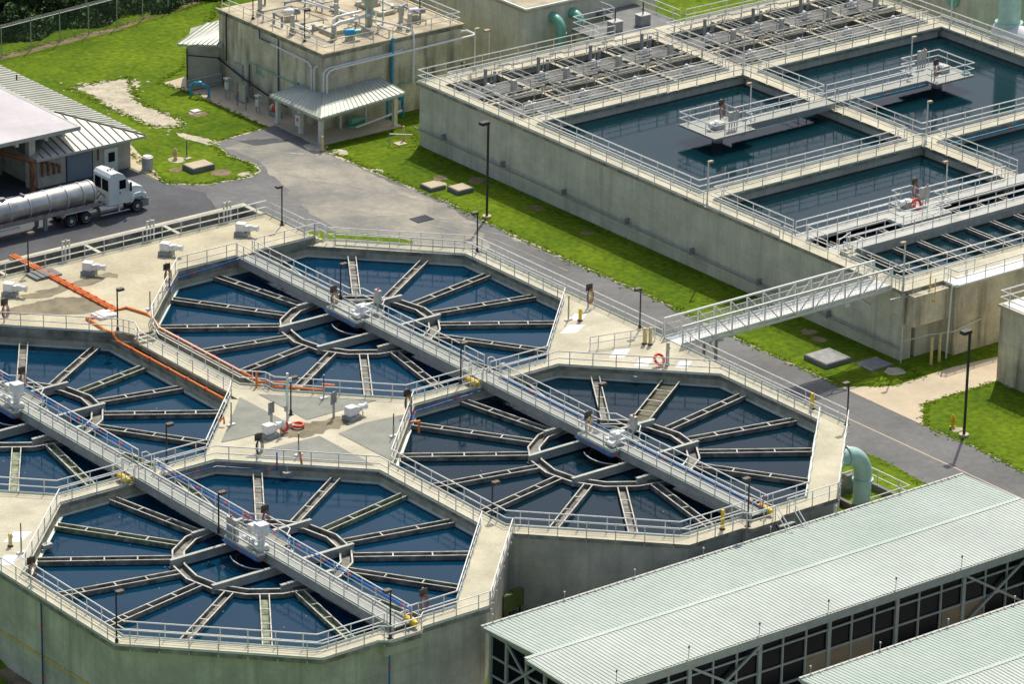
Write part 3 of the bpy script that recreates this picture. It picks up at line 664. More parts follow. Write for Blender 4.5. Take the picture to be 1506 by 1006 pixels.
rb('inner railing along the back walkway of the mixer cells, left half', [[(66.4,57.6),(66.4,67.7),(88.2,67.7),(88.2,57.6)]], kick=False)
rb('inner railing along the back walkway of the mixer cells, right half', [[(90.1,57.6),(90.1,67.7),(111,67.7)]], kick=False)
rb('railing along the first mixer row behind the cover slabs, left half', [[(66.6,66.2),(70.9,66.2),(70.9,66.7),(72,66.7),(72,66.2),(76.5,66.2),(76.5,66.7),(77.6,66.7),(77.6,66.2),(82.1,66.2),(82.1,66.7),(83.2,66.7),(83.2,66.2),(87.9,66.2)]], kick=False, m='rim')
rb('railing along the first mixer row in front of the cover slabs, left half', [[(66.6,63.0),(70.3,63.0),(70.3,62.5),(71.9,62.5),(71.9,63.0),(76,63.0),(76,62.5),(77.5,62.5),(77.5,63.0),(81.6,63.0),(81.6,62.5),(83.1,62.5),(83.1,63.0),(87.9,63.0)]], kick=False, m='rim')
rb('railing along the second mixer row behind the cover slabs, left half', [[(66.6,60.5),(71,60.5),(71,61.2),(72.1,61.2),(72.1,60.5),(76.6,60.5),(76.6,61.2),(77.7,61.2),(77.7,60.5),(82.2,60.5),(82.2,61.2),(83.3,61.2),(83.3,60.5),(88,60.5)]], kick=False, m='rim')
rb('railing along the second mixer row in front of the cover slabs, left half', [[(66.6,57.8),(88,57.8)]], kick=False, m='rim')
rb('railing along the first mixer row behind the cover slabs, right half', [[(90.4,66.2),(95,66.2),(95,66.7),(96.2,66.7),(96.2,66.2),(100.5,66.2),(100.5,66.7),(101.7,66.7),(101.7,66.2),(111,66.2)]], kick=False, m='rim')
rb('railing along the first mixer row in front of the cover slabs, right half', [[(90.4,63.0),(94,63.0),(94,62.5),(95.6,62.5),(95.6,63),(99.6,63),(99.6,62.5),(101.1,62.5),(101.1,63),(111,63.0)]], kick=False, m='rim')
rb('railing along the second mixer row behind the cover slabs, right half', [[(90.4,60.5),(95,60.5),(95,61.2),(96.1,61.2),(96.1,60.5),(100.5,60.5),(100.5,61.2),(101.6,61.2),(101.6,60.5),(111,60.5)]], kick=False, m='rim')
rb('railing along the second mixer row in front of the cover slabs, right half', [[(90.4,57.8),(111,57.8)]], kick=False, m='rim')
# mixers
def mixer():
    t = thing('mixer', '', 'mixer', (0,0,0), 'white mixer motors on the cover slabs')
    MB().box(-.32,.32,-.28,.28,0,.22).build('base', 'whitewarm', t, sm=False)
    MB().lathe((-.1,0,.38), [(.0,-.22),(.2,-.2),(.2,.25),(.15,.3)], 14, 'x').lathe((.3,0,.36), [(.13,-.1),(.13,.28),(.05,.3)], 12, 'x').build('motor', 'white', t)
    MB().lathe((-.1,0,.2), [(.17,0),(.17,.45),(.11,.52)], 12).build('gearbox', 'white', t)
    return t
mx = mixer(); words = ['first','second','third','fourth']; first = True
for i, x in enumerate(cells):
    for row, y in (('back', 64.5),('front', 59.0)):
        half = 'left' if i < 4 else 'right'
        lab = f'white mixer motor, {words[i%4]} from left in the {half} half of the {row} row'
        if first: mx.location = (x+2.3,y,-.08); LOC[mx.name] = tuple(mx.location); mx['label'] = lab; first = False
        else: copy_tree(mx, (x+2.3,y,-.08), 0, lab)
# the two dead-end platforms in the large basins
def pier(label, x0, x1, px0, px1):
    t = thing('platform_bridge', label, 'bridge', ((x0+x1)/2,45.4,.3), 'platform bridges over the large basins')
    MB().box(x0,x1,44.6,46.2,.30,.40).build('bridge_deck', 'grating', t, sm=False)
    for y in (44.62,46.18): MB().box(x0,x1,y-.04,y+.04,-.12,.40).build('girder', 'grating', t, sm=False)
    MB().box(px0,px1,43.4,47.9,.24,.403).build('platform', 'grating', t, sm=False)
    xs_ = sorted((px0,px1)); far = px0 < 88
    if far: p = [[(x1,46.15),(px1,46.15),(px1,47.85),(px0,47.85),(px0,43.45),(px1,43.45),(px1,44.65),(x1,44.65)]]
    else: p = [[(x0,46.15),(px0,46.15),(px0,47.85),(px1,47.85),(px1,43.45),(px0,43.45),(px0,44.65),(x0,44.65)]]
    railing(None, p, .4, parent=t, kick=False, sp=1.9)
    MB().lathe(((px0+px1)/2,45.6,0), [(.45,-1.5),(.45,.24)], 16).build('centre_column', 'grating', t)
    return t
pier('grey platform bridge reaching into the first large basin on the left', 79.2, 89.0, 74.9, 79.25)
pier('grey platform bridge reaching into the far right basin', 89.3, 99.4, 99.2, 103.5)

# ================================================================ truss footbridge
fb = thing('footbridge', 'grey truss footbridge with bright white deck between tank deck and basin wall', 'footbridge', (54.5,12.3,0))
X0, X1, ZT = 44.4, 64.7, 1.55
MB().box(X0,X1,11.3,13.1,-.02,.06).build('bridge_deck', 'white', fb, sm=False)
MB().box(X0,X1,11.25,11.29,0.06,.2).box(X0,X1,13.11,13.15,.06,.2).build('kick_plate', 'kick', fb, sm=False)
n = 13
for y in (11.2,13.2):
    tr = MB(); tr.box(X0,X1,y-.06,y+.06,-.22,-.06).box(X0,X1,y-.06,y+.06,ZT-.1,ZT+.02)
    for i in range(n+1):
        x = X0+.05+(X1-X0-.1)*i/n; tr.box(x-.045,x+.045,y-.045,y+.045,-.06,ZT-.1)
        if i < n:
            xn = X0+.05+(X1-X0-.1)*(i+1)/n
            a, b = ((x,y,ZT-.1),(xn,y,-.08)) if i < n/2 else ((x,y,-.08),(xn,y,ZT-.1))
            tr.bar(a, b, .07, .07, (0,1,0))
    tr.build('truss', 'post', fb, sm=False)
    br_ = MB(); yy = y+(.07 if y < 12 else -.07)
    for i in range(150):
        x = X0+.1+i*(X1-X0-.2)/149; br_.box(x-.011,x+.011,yy-.011,yy+.011,.06,1.05)
    br_.tube([(X0,yy,1.07),(X1,yy,1.07)], .025, 6); br_.tube([(X0,yy,.6),(X1,yy,.6)], .02, 6)
    br_.build('baluster_panel', 'post', fb, sm=False)
for y in (11.6,12.9): MB().tube([(48.0,y,G),(48.0,y,-.2)], .12, 8).build('pier', 'grey', fb)
MB().bar((48,11.6,-.3),(48,12.9,-1.5),.06,.06).bar((48,12.9,-.3),(48,11.6,-1.5),.06,.06).box(47.8,48.2,11,13.4,-.34,-.22).build('bracing', 'grey', fb, sm=False)
MB().box(60.0,60.4,11.1,11.14,-.52,-.25).build('sign_plate', 'whitewarm', fb, sm=False)
MB().bar((64.6,10.4,-2.0),(62.3,11.2,-.3),.08,.08).bar((64.6,13.3,-2.0),(62.3,13.2,-.3),.08,.08).tube([(63.6,10.2,-.45),(66.6,9.9,-.45)],.09,8).build('bracket', 'cgrey', fb, sm=False)

# ================================================================ lamp posts
def lamp(label, x, y, z, h, side, m='lamphead', pm='dark', rr=.055, grp='short lamp posts on the concrete decks', size=1.0):
    t = thing('lamp_post', label, 'lamp post', (x,y,z), grp)
    MB().tube([(x,y,z),(x,y,z+h)], rr, 8).build('pole', pm, t)
    MB().box(x-.16,x+.16,y-.16,y+.16,z,z+.04).lathe((x,y,z), [(.11,.04),(.11,.3),(.07,.36)], 10).build('base_plate', pm, t)
    hd = MB(); s_ = side; a = .02; b = .52*size; hz_ = z+h
    hd.prism(sorted_box(x+s_*a, x+s_*b, y-.17*size, y+.17*size), hz_-.16*size, hz_+.02); hd.box(min(x,x+s_*.1),max(x,x+s_*.1),y-.04,y+.04,hz_-.12,hz_-.05)
    hd.build('lamp_head', m, t, sm=False)
    return t
def sorted_box(x0, x1, y0, y1):
    a, b = min(x0,x1), max(x0,x1); return [(a,y0),(b,y0),(b,y1),(a,y1)]
for lab, x, y, z, h, s_ in [
 ('bronze lamp post at the near left corner of the nearest tank',-15.25,-6.3,0,3.5,1),('bronze lamp post on the walkway junction above the green box notch',15.0,-4.6,0,2.45,1),
 ('bronze lamp post on the centre platform of the nearest tank bridge',-1.3,3.0,.4,2.8,1),('bronze lamp post on the near bump-out above the blue wall pipe',-1.3,-15.45,0,3.35,-1),
 ('bronze lamp post on the bridge platform of the slate tank',S+1.0,2.9,.4,2.9,1),('bronze lamp post on the bump-out by the stairs of the slate tank',27.55,-15.5,0,3.5,-1),
 ('bronze lamp post at the deck corner above the green elbow pipe',44.3,-6.5,0,3.2,-1),('bronze lamp post at the road side corner of the far tank deck',44.1,34.75,0,3.3,-1),
 ('bronze lamp post on the wedge deck beside the footbridge',44.05,15.5,0,3.25,-1),('bronze lamp post at the far right corner of the raised deck',34.85,47,.5,3.2,-1),
 ('bronze lamp post beside the orange pipe bundle on the raised deck',13.8,49.5,.5,3.1,1),('bronze lamp post on the raised deck edge above the left tank',12.6,35.8,.5,3.25,1),
 ('bronze lamp post beside the bridge crossing of the left tanks',2.7,14.9,0,2.9,1),('bronze lamp post on the bridge platform of the far tank',S+.5,S+3.1,.4,2.7,1),
 ('bronze lamp post beside the bridge crossing of the two road side tanks',27.2,14.7,0,3.1,1),('bronze lamp post behind the tall white pole on the central plaza',14.4,17.1,0,2.75,1)]:
    lamp(lab, x, y, z, h, s_)
for lab, x, y, z, h, s_ in [
 ('pale lamp post on the grey wall corner of the first basin',64.75,32.4,0,3.75,1),('pale lamp post on the first platform bridge near the red hose hoop',81.4,46.6,.4,2.7,-1),
 ('pale lamp post on the far right platform bridge',99.2,46.6,.4,3.3,1),('pale lamp post at the crossing of the basin walkways',88.9,33.6,0,3.6,1),
 ('pale lamp post on the platform walkway over the third basin',82,23.9,0,2.75,-1),('pale lamp post between mixer cells and the first large basin',88.6,55.8,0,3.65,1),
 ('pale lamp post at the basin corner near the footbridge end',64.85,10.2,0,3.9,-1),('pale lamp post on the back left edge of the mixer cells',70.7,69.6,0,3.6,1),
 ('pale lamp post on the far edge of the right basin',112.5,55.8,0,3.6,1)]:
    lamp(lab, x, y, z, h, s_, 'tanhead', 'post', .06, 'pale lamp posts on the basins', .8)
for lab, x, y, s_ in [('tall dark lamp post on the grass strip by the long grey wall',58.8,52.4,-1),('tall dark lamp post on the lawn near the yellow hydrant',58.9,-3.1,-1)]:
    t = lamp(lab, x, y, G, 8.2, s_, 'dark', 'dark', .1, 'tall road lamp posts', 1.5)
    MB().lathe((x,y,G), [(.36,0),(.36,.18)], 16).build('concrete_foot', 'path', t)

# ================================================================ process building (top, weathered concrete) with canopy and shed
pb = thing('process_building', 'weathered tan concrete tank building with pipes and machines on its roof', 'building', (67,84,G))
ZB = 1.2
MB().box(60.5,75.1,77.2,92.6,G-.4,ZB-.35).build('wall', 'stainwall', pb, sm=False)
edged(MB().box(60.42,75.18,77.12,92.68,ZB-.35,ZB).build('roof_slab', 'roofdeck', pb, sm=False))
MB().box(60.3,60.46,77.0,92.8,ZB+.002,ZB+.1).box(60.46,75.3,77.0,77.16,ZB+.002,ZB+.1).box(75.14,75.3,77.16,92.8,ZB+.002,ZB+.07).build('roof_kerb', 'deckdirty', pb, sm=False)
wp_ = MB().tube([(60.2,84.4,.3),(60.2,83.9,.25),(60.2,79.0,.1),(60.2,78.5,-.2),(60.2,78.45,-2.4)], .075, 8).tube([(60.2,77.6,.1),(60.2,77.9,-.05),(60.2,78.05,-.3),(60.2,78.05,-2.4)], .075, 8)
wp_.tube([(60.35,76.95,-2.4),(60.35,76.95,-.4),(60.6,76.95,-.1),(61,76.95,0),(68.4,76.95,.1),(68.6,76.95,.3)], .075, 8).tube([(60.6,76.8,-2.4),(60.6,76.8,-.55),(60.9,76.8,-.25),(61.3,76.8,-.15),(76,76.6,.2),(76.2,76.8,.25),(76.2,77.8,.25),(75.3,78,.25)], .09, 8)
wp_.build('white_pipe', 'white', pb)
bp_ = MB().tube([(60.4,83.6,.9),(60.4,83.6,-4.0)], .06, 8).tube([(60.4,86.4,1.0),(60.3,86.2,.3),(60.3,84.3,.3)],.06,8).tube([(60.35,87.8,-2.5),(60.35,87.8,-4.5)],.06,8).tube([(60.35,80.6,-2.2),(60.35,80.6,-5.5)],.06,8)
bp_.build('blue_wall_pipe', 'dkblue', pb)
MB().tube([(67.6,76.98,1.4),(67.6,76.98,-3.6)], .12, 8).build('bright_blue_pipe', 'cyan', pb)
MB().tube([(60.3,88.0,-2.3),(60.3,83,-2.4),(60.3,79,-2.5)], .05, 6).tube([(60.25,86.6,-2.3),(60.25,86.6,-3.0),(60.25,85.6,-3.0)], .06, 6).tube([(68,76.95,-3),(71,76.95,-2.8)],.06,6).build('green_wall_pipe', 'green', pb)
MB().tube([(60.3,91.2,1.2),(60.3,91.2,-3.1)], .07, 6).tube([(60.3,92.4,-3.2),(60.2,90.2,-3.6),(60.2,88.2,-4.0),(60.2,85.5,-4.4),(60.2,82,-4.7)], .08, 6).build('black_wall_pipe', 'dark', pb)
MB().box(60.32,60.48,88.9,90.2,-4.3,-2.9).build('door_panel', 'cgrey', pb, sm=False)
railing('guard railing round the roof of the weathered process building', [[(75,92.4),(75,77.3),(60.7,77.3),(60.7,92.4)]], ZB, kick=False, sp=2.1, drop=.3, group='roof railings')
# canopy wrapped round the corner
cn = thing('canopy', 'pale green metal L-shaped canopy on posts at the process building corner', 'canopy', (60,76,G))
F_, R_, L_, Wl, Wr, K_ = Vector((57.8,73.9,-3.0)), Vector((66.8,74.1,-2.5)), Vector((57.9,81.3,-3.0)), Vector((60.3,80.2,-2.25)), Vector((66.2,77.05,-1.85)), Vector((60.3,77.0,-2.1))
def roof_panel(mb, seams, a, b, c, d, n):
    """quad a-b (eave) c-d (top, d above a); seams run from eave to top"""
    up = Vector((0,0,.09)); mb.add([a,b,c,d,a-up,b-up,c-up,d-up],[(0,1,2,3),(7,6,5,4),(0,4,5,1),(1,5,6,2),(2,6,7,3),(3,7,4,0)])
    for i in range(n+1):
        f_ = i/n; p, q = a.lerp(b, f_), d.lerp(c, f_); seams.bar(p+Vector((0,0,.03)), q+Vector((0,0,.03)), .045, .05)
rf, sm_ = MB(), MB()
roof_panel(rf, sm_, F_, R_, Wr, K_, 20); roof_panel(rf, sm_, L_, F_, K_, Wl, 15)
rf.build('roof', 'roofpale', cn, sm=False); sm_.build('roof_seam', 'roofgreen', cn, sm=False)
MB().bar(F_-Vector((0,0,.16)), R_-Vector((0,0,.16)), .12, .18).bar(L_-Vector((0,0,.16)), F_-Vector((0,0,.16)), .12, .18).build('gutter', 'steelgreen', cn, sm=False)
for x, y, zt in ((58.4,74.6,-3.1),(66.1,74.6,-2.7),(58.4,80.8,-3.1),(58.4,77.5,-3.1),(61.9,76.6,-2.6),(64.6,76.7,-2.4),(59.9,80.0,-2.7)):
    b_ = .17 if x < 59 or x > 66 else .08
    MB().box(x-b_,x+b_,y-b_,y+b_,G,zt).build('post', 'whitewarm', cn, sm=False)
MB().box(58.0,66.6,74.2,77.2,G,G+.12).box(58.0,60.5,77.2,81.0,G,G+.12).build('floor_slab', 'path', cn, sm=False)
t = thing('control_box', 'grey control box with red button on the middle canopy post', 'control box', (58.2,77.4,-4.3))
MB().box(57.98,58.2,77.1,77.75,-4.75,-3.75).build('box', 'whitewarm', t, sm=False); MB().box(57.95,57.98,77.3,77.5,-4.3,-4.0).build('button', 'red', t, sm=False)
t = thing('pump', 'green pump set under the canopy', 'pump', (63.4,76.4,G+.12))
MB().box(62.6,64.4,76.1,76.8,G+.12,G+.3).lathe((62.7,76.4,G+.65), [(.3,0),(.34,.1),(.34,.9),(.2,1.0),(.2,1.6)], 14, 'x').build('body', 'green', t)
t = thing('valve_manifold', 'blue valve pipework beside the right canopy post', 'pipework', (67.0,76.3,G))
MB().tube([(66.6,76.3,G),(66.6,76.3,G+1.7),(68.2,76.3,G+1.9),(68.2,76.3,G)], .12, 8).lathe((67.2,76.3,G+1.8), [(.28,-.12),(.28,.12)], 12, 'x').lathe((67.9,76.3,G+1.9), [(.28,-.12),(.28,.12)], 12, 'x').build('pipe', 'cyan', t)
MB().tube([(62.5,75.2,G+.5),(67.6,75.6,G+.9)], .09, 8).build('white_pipe', 'white', t)
sh = thing('shed', 'small grey blockwork shed with striped pale roof against the process building', 'shed', (59,94.5,G))
MB().prism([(57.6,93.3),(60.5,92.5),(66,92.62),(66,98),(60.6,97.1)], G-.2, -1.75).build('wall', 'block', sh, sm=False)
A_, B_, C_, D_ = Vector((57.1,94.0,-1.7)), Vector((60.3,91.9,-1.85)), Vector((64.5,93.4,-1.0)), Vector((61.6,96.0,-1.1))
rf, sm_ = MB(), MB(); roof_panel(rf, sm_, A_, B_, C_, D_, 9)
rf.build('roof', 'roofpale', sh, sm=False); sm_.build('roof_seam', 'grey', sh, sm=False)
MB().bar(A_-Vector((0,0,.12)), B_-Vector((0,0,.12)), .1, .14).build('gutter', 'cgrey', sh, sm=False)
MB().tube([(57.55,93.2,-2),(57.55,93.2,G)], .06, 6).tube([(57.6,93.1,-2.6),(60.3,92.2,-3.1)], .05, 6).build('drain_pipe', 'dark', sh)
t = thing('ramp_railing', 'short grey railed ramp beside the shed wall', 'railing', (58,93,G)); MB().tube([(57.2,92.6,G),(57.2,92.6,G+.9),(60,91.6,G+1.3),(60,91.6,G)], .04, 6).tube([(57.2,92.6,G+.45),(60,91.6,G+.7)], .03, 6).tube([(58.6,92.1,G),(58.6,92.1,G+1.1)], .03, 6).build('rail', 'cgrey', t)
# yard equipment along the process building
t = thing('backflow_valve', 'bright blue pipe arch standing on the slab by the shed', 'pipework', (57.1,90.7,G))
MB().tube([(56.6,91.2,G),(56.6,91.2,G+1.0),(56.8,91.0,G+1.25),(57.4,90.2,G+1.1),(57.6,90.0,G+.9),(57.6,90.0,G)], .11, 8).build('pipe', 'cyan', t); MB().lathe((57.1,90.6,G+1.1), [(.2,0),(.2,.3),(.08,.35)], 10).build('valve', 'cyan', t)
for lab, y in (('red pump on a grey base near the shed','87.6'),('red pump on a grey base next to the left canopy post','82.6')):
    y = float(y); t = thing('red_pump', lab, 'pump', (59.4,y,G))
    MB().box(59.1,59.7,y-.6,y+.6,G,G+.45).build('base', 'grey', t, sm=False); MB().lathe((59.4,y-.5,G+.75), [(.2,0),(.32,.1),(.32,.6),(.2,.75)], 12, 'y').build('body', 'red', t)
    MB().lathe((59.4,y+.2,G+.75), [(.26,0),(.26,.3)], 12, 'y').build('motor', 'path', t)
for lab, y, h in (('green-grey control cabinet on posts by the shed slab',88.8,1.9),('green-grey control cabinet on twin posts near the canopy',84.2,1.6)):
    t = thing('control_cabinet', lab, 'cabinet', (58.7,y,G)); MB().box(58.65,58.75,y-.3,y-.2,G,G+h).box(58.65,58.75,y+.2,y+.3,G,G+h).build('post', 'cgrey', t, sm=False)
    MB().box(58.5,58.65,y-.32,y+.1,G+h-.95,G+h-.3).box(58.5,58.9,y-.3,y+.3,G+h-.1,G+h).build('cabinet', 'whitewarm', t, sm=False)
t = thing('pipe_stand', 'tall grey pipe frame beside the red pump', 'frame', (58.4,86,G)); MB().tube([(58.3,86.7,G),(58.3,86.7,G+2.2),(58.3,85.4,G+2.2),(58.3,85.4,G)], .06, 6).build('pole', 'grey', t); MB().box(58.35,58.4,85.6,86.5,G+.6,G+2.0).build('panel', 'cgrey', t, sm=False)
# roof machines
def hatch(lab, x0, x1, y0, y1, h): 
    t = thing('roof_hatch', lab, 'hatch', ((x0+x1)/2,(y0+y1)/2,ZB), 'concrete hatches on the process building roof'); MB().box(x0,x1,y0,y1,ZB,ZB+h).build('lid', 'deck', t, sm=False); MB().box(x0-.05,x1+.05,y0-.05,y1+.05,ZB,ZB+.1).build('kerb', 'roofdeck', t, sm=False)
for lab, x, y in (('left pale concrete hatch near the bare roof edge',64.0,83.6),('right pale concrete hatch beside the left one',64.6,81.6),('pale concrete hatch right of the funnel',71.4,83.6),('pale concrete hatch behind the funnel',71.6,86.0)): hatch(lab, x-.8, x+.8, y-.75, y+.75, .35)
def rmotor(lab, x, y, m, m2, a):
    t = thing('roof_motor', lab, 'motor', (x,y,ZB), 'motors on the process building roof'); t.rotation_euler = (0,0,a); o = LOC[t.name]
    MB().box(x-.35,x+.35,y-.3,y+.3,ZB,ZB+.35).build('base', 'deckdirty', t, sm=False); MB().lathe((x-.5,y,ZB+.75), [(.26,0),(.3,.1),(.3,.8),(.2,.9)], 14, 'x').build('gearbox', m, t); MB().lathe((x+.4,y,ZB+.7), [(.24,0),(.24,.55),(.1,.6)], 12, 'x').build('motor', m2, t)
rmotor('white and grey motor on the left part of the tan roof', 63.6, 86.5, 'white', 'grey', -.3); rmotor('blue and green motor near the front roof edge', 64.6, 79.0, 'cyan', 'green', -.3); rmotor('white and grey motor on the right part of the tan roof', 72.6, 80.6, 'white', 'grey', -.3)
t = thing('hopper', 'grey green steel funnel on legs on the tan roof', 'hopper', (68.4,81.4,ZB))
MB().lathe((68.4,81.4,ZB), [(.25,1.5),(.9,2.6),(.95,3.8)], 8, a0=.39).build('funnel', 'steelgreen', t, sm=False); MB().tube([(68.4,81.4,ZB),(68.4,81.4,ZB+1.6)], .26, 10).build('leg', 'steelgreen', t)
for i, (dx, dy) in enumerate(((-.9,-.7),(.9,-.7),(.9,.7))): MB().tube([(68.4+dx,81.4+dy,ZB),(68.4+dx,81.4+dy,ZB+3.5)], .05, 6).build('ladder_pole', 'green', t)
t = thing('roof_pipework', 'white roof pipes running across the tan roof to the funnel', 'pipes', (66,82,ZB))
rp_ = MB().tube([(64.4,80.9,ZB),(64.4,80.9,ZB+.9),(64.8,80.9,ZB+1.05),(68.2,81.2,ZB+1.05)], .13, 8).tube([(65.3,82.3,ZB),(65.3,82.3,ZB+.9),(65.6,82.3,ZB+1.05),(68.2,82.4,ZB+1.05)], .13, 8).tube([(66.3,90,ZB+.5),(68.0,84,ZB+.5),(69.6,78.4,ZB+.5),(69.8,77.2,ZB+.45),(69.8,76.95,ZB-.1),(69.8,76.95,-3)], .1, 8).tube([(66.5,88,ZB+.9),(66.8,84.9,ZB+.9)], .1, 8)
rp_.build('pipe', 'white', t)
rr_ = random.Random(12)
for k in range(26):
    x, y = rr_.uniform(61.5,74), rr_.uniform(78.3,91.5); h = rr_.uniform(.25,.9); m_ = rr_.choice(('cgrey','grey','cgrey','white','grey','whitewarm'))
    d_ = rr_.choice(((1,0),(0,1),(0,-1))); L_ = rr_.uniform(.8,3.2); x2, y2 = min(74.5,x+d_[0]*L_), max(77.8,min(92,y+d_[1]*L_))
    MB().tube([(x,y,ZB),(x,y,ZB+h),(x2,y2,ZB+h),(x2,y2,ZB)], rr_.uniform(.04,.1), 7).lathe((x,y,ZB+h), [(.05,.05),(.2,.08),(.2,.14),(.05,.16)], 9).build('small_pipe', m_, t)
for i, (x, y, h) in enumerate(((62.6,89.4,1.6),(61.6,83.2,1.7),(66.2,83.2,1.9),(70.6,78.6,1.4),(63.6,80.0,1.3),(68.6,86.5,1.8),(73.6,87.0,1.7),(70.4,79.6,1.9))):
    t = thing('valve_stand', 'slim grey valve stand on the process building roof', 'valve stand', (x,y,ZB), 'valve stands on the process building roof')
    MB().box(x-.14,x+.14,y-.14,y+.14,ZB,ZB+h).build('column', 'cgrey', t, sm=False); MB().lathe((x,y,ZB), [(.3,0),(.3,.35),(.2,.45)], 10).build('base', 'roofdeck', t)
lamp('dark lamp pole at the left edge of the tan roof', 61.3, 88.6, ZB, 2.6, 1, 'dark', 'dark', .05, 'lamp poles on the process building roof'); lamp('dark lamp pole near the front corner of the tan roof', 61.3, 81.0, ZB, 2.8, 1, 'dark', 'dark', .05, 'lamp poles on the process building roof'); lamp('dark lamp pole at the right edge of the tan roof', 74.4, 82.2, ZB, 2.6, -1, 'dark', 'dark', .05, 'lamp poles on the process building roof')
lamp('white lamp post between process building and basins', 75.8, 74.2, G, 7.0, -1, 'tanhead', 'post', .06, 'white yard lamps')

# ================================================================ building behind with green elbows, walkway and far walls
nb = thing('pump_building', 'plain grey concrete building with two green elbow pipes, top centre', 'building', (90,82,G))
MB().box(81.4,96,76.2,99,G-.4,1.35).build('wall', 'basinwall', nb, sm=False); MB().box(81.2,96.2,76.0,99.2,1.35,1.6).build('roof_slab', 'roofdeck', nb, sm=False)
MB().box(81.2,81.35,76.0,99.2,1.604,1.75).box(81.35,96.2,76.0,76.15,1.604,1.75).build('roof_kerb', 'kick', nb, sm=False)
def elbow(c0, c1, n=7):
    """quarter bend in a vertical plane: c0 horizontal start, c1 vertical end"""
    a, b = Vector(c0), Vector(c1); k = Vector((b.x,b.y,a.z)); out = []
    for i in range(n+1):
        u = i/n*math.pi/2; out.append(a+(k-a)*math.sin(u)+(b-k)*(1-math.cos(u)))
    return out
for lab, x in (('left sea green elbow pipe on the plain grey building wall',84.3),('right sea green elbow pipe on the plain grey building wall',86.5)):
    t = thing('elbow_pipe', lab, 'pipe', (x,75.3,G), 'sea green elbow pipes on the back wall'); pts = [(x,76.3,.45)]+elbow((x,75.9,.45),(x,74.9,-.6))+[(x,74.9,G)]
    MB().tube(pts, .42, 18).build('pipe', 'green', t); MB().lathe((x,74.9,-.75), [(.5,0),(.5,.12)], 18).lathe((x,76.1,.45), [(.5,-.06),(.5,.06)], 18, 'y').build('flange', 'green', t)
wk = thing('access_walkway', 'railed grey concrete walkway leading away behind the mixer cells', 'walkway', (92,76,0))
MB().box(89.2,93.6,69.85,110,-.3,-.02).box(84.5,89.2,69.85,73.8,-.3,-.02).build('slab', 'slab', wk, sm=False); MB().box(89.5,93.3,70.2,110,G,-.3).box(84.8,89.5,70.2,73.5,G,-.3).build('wall', 'basinwall', wk, sm=False)
rb('railing on the far side of the walkway leading away behind the mixers', [[(93.5,69.9),(93.5,90)]], -.02, kick=False); rb('railing on the near side of the walkway leading away behind the mixers', [[(89.3,74),(89.3,90)]], -.02, kick=False)
rb('railing round the small equipment pad behind the mixers', [[(89.2,73.7),(84.6,73.7),(84.6,70)]], -.02, kick=False)
for lab, x, y in (('left dark grey equipment cabinet on the pad behind the mixers',87.0,70.9),('right dark grey equipment cabinet on the pad behind the mixers',90.2,71.0)):
    t = thing('equipment_cabinet', lab, 'cabinet', (x,y,0)); MB().box(x-.55,x+.55,y-.4,y+.4,0,.95).build('body', 'grey', t, sm=False); MB().box(x-.6,x+.6,y-.45,y+.45,.95,1.0).build('lid', 'cgrey', t, sm=False); MB().tube([(x,y,1),(x,y,2.1)], .06, 6).build('pole', 'dark', t)
t = thing('teal_tank', 'pale teal cylinder top lying beyond the back walkway', 'tank', (97,87,.3)); MB().lathe((93,92,.3), [(.1,-3),(.9,-2.6),(.9,2.6),(.1,3)], 20, 'x').build('shell', 'teal', t); MB().box(91,95,91.6,92.4,-1,-.4).build('saddle', 'slab', t, sm=False)
fw_ = thing('filter_building', 'dark grey concrete wall block at the top right edge', 'building', (124,60,G)); MB().box(117.2,130,58,73,G,4).build('wall', 'basinwall', fw_, sm=False); MB().box(117,130.2,57.8,73.2,4,4.3).build('coping', 'deck', fw_, sm=False)
MB().lathe((117.1,60.4,.2), [(.7,-.15),(.7,.1)], 20, 'x').build('round_cap', 'green', fw_)
t = thing('riser_pipe', 'thick pale teal vertical pipe beside the right basins, top right', 'pipe', (117.2,53.4,G)); MB().tube([(117.2,53.4,8),(117.2,53.4,G)], 1.0, 28).build('riser', 'teal', t); MB().tube([(117.2,54.5,-1.2),(117.2,40,-1.2)], 1.15, 28).build('header', 'white', t); MB().lathe((117.2,53.4,-.2), [(1.25,0),(1.25,.2)], 28).build('flange', 'teal', t)
# small tank at the right edge
st = thing('small_tank', 'small square concrete tank with white railing at the right photo edge', 'tank', (73,0,G)); MB().box(68.1,80,-9,3.2,G-.4,.25).build('wall', 'stainwall', st, sm=False); MB().box(67.95,80,-9,3.35,.25,.45).build('roof_slab', 'deck', st, sm=False); MB().box(68.2,79.6,-8.7,3.1,.453,.5).build('roof_plate', 'white', st, sm=False)
railing('white railing on top of the small square tank at the right edge', [[(79,3.2),(68.05,3.2),(68.05,-8)]], .45, kick=False, group='roof railings')

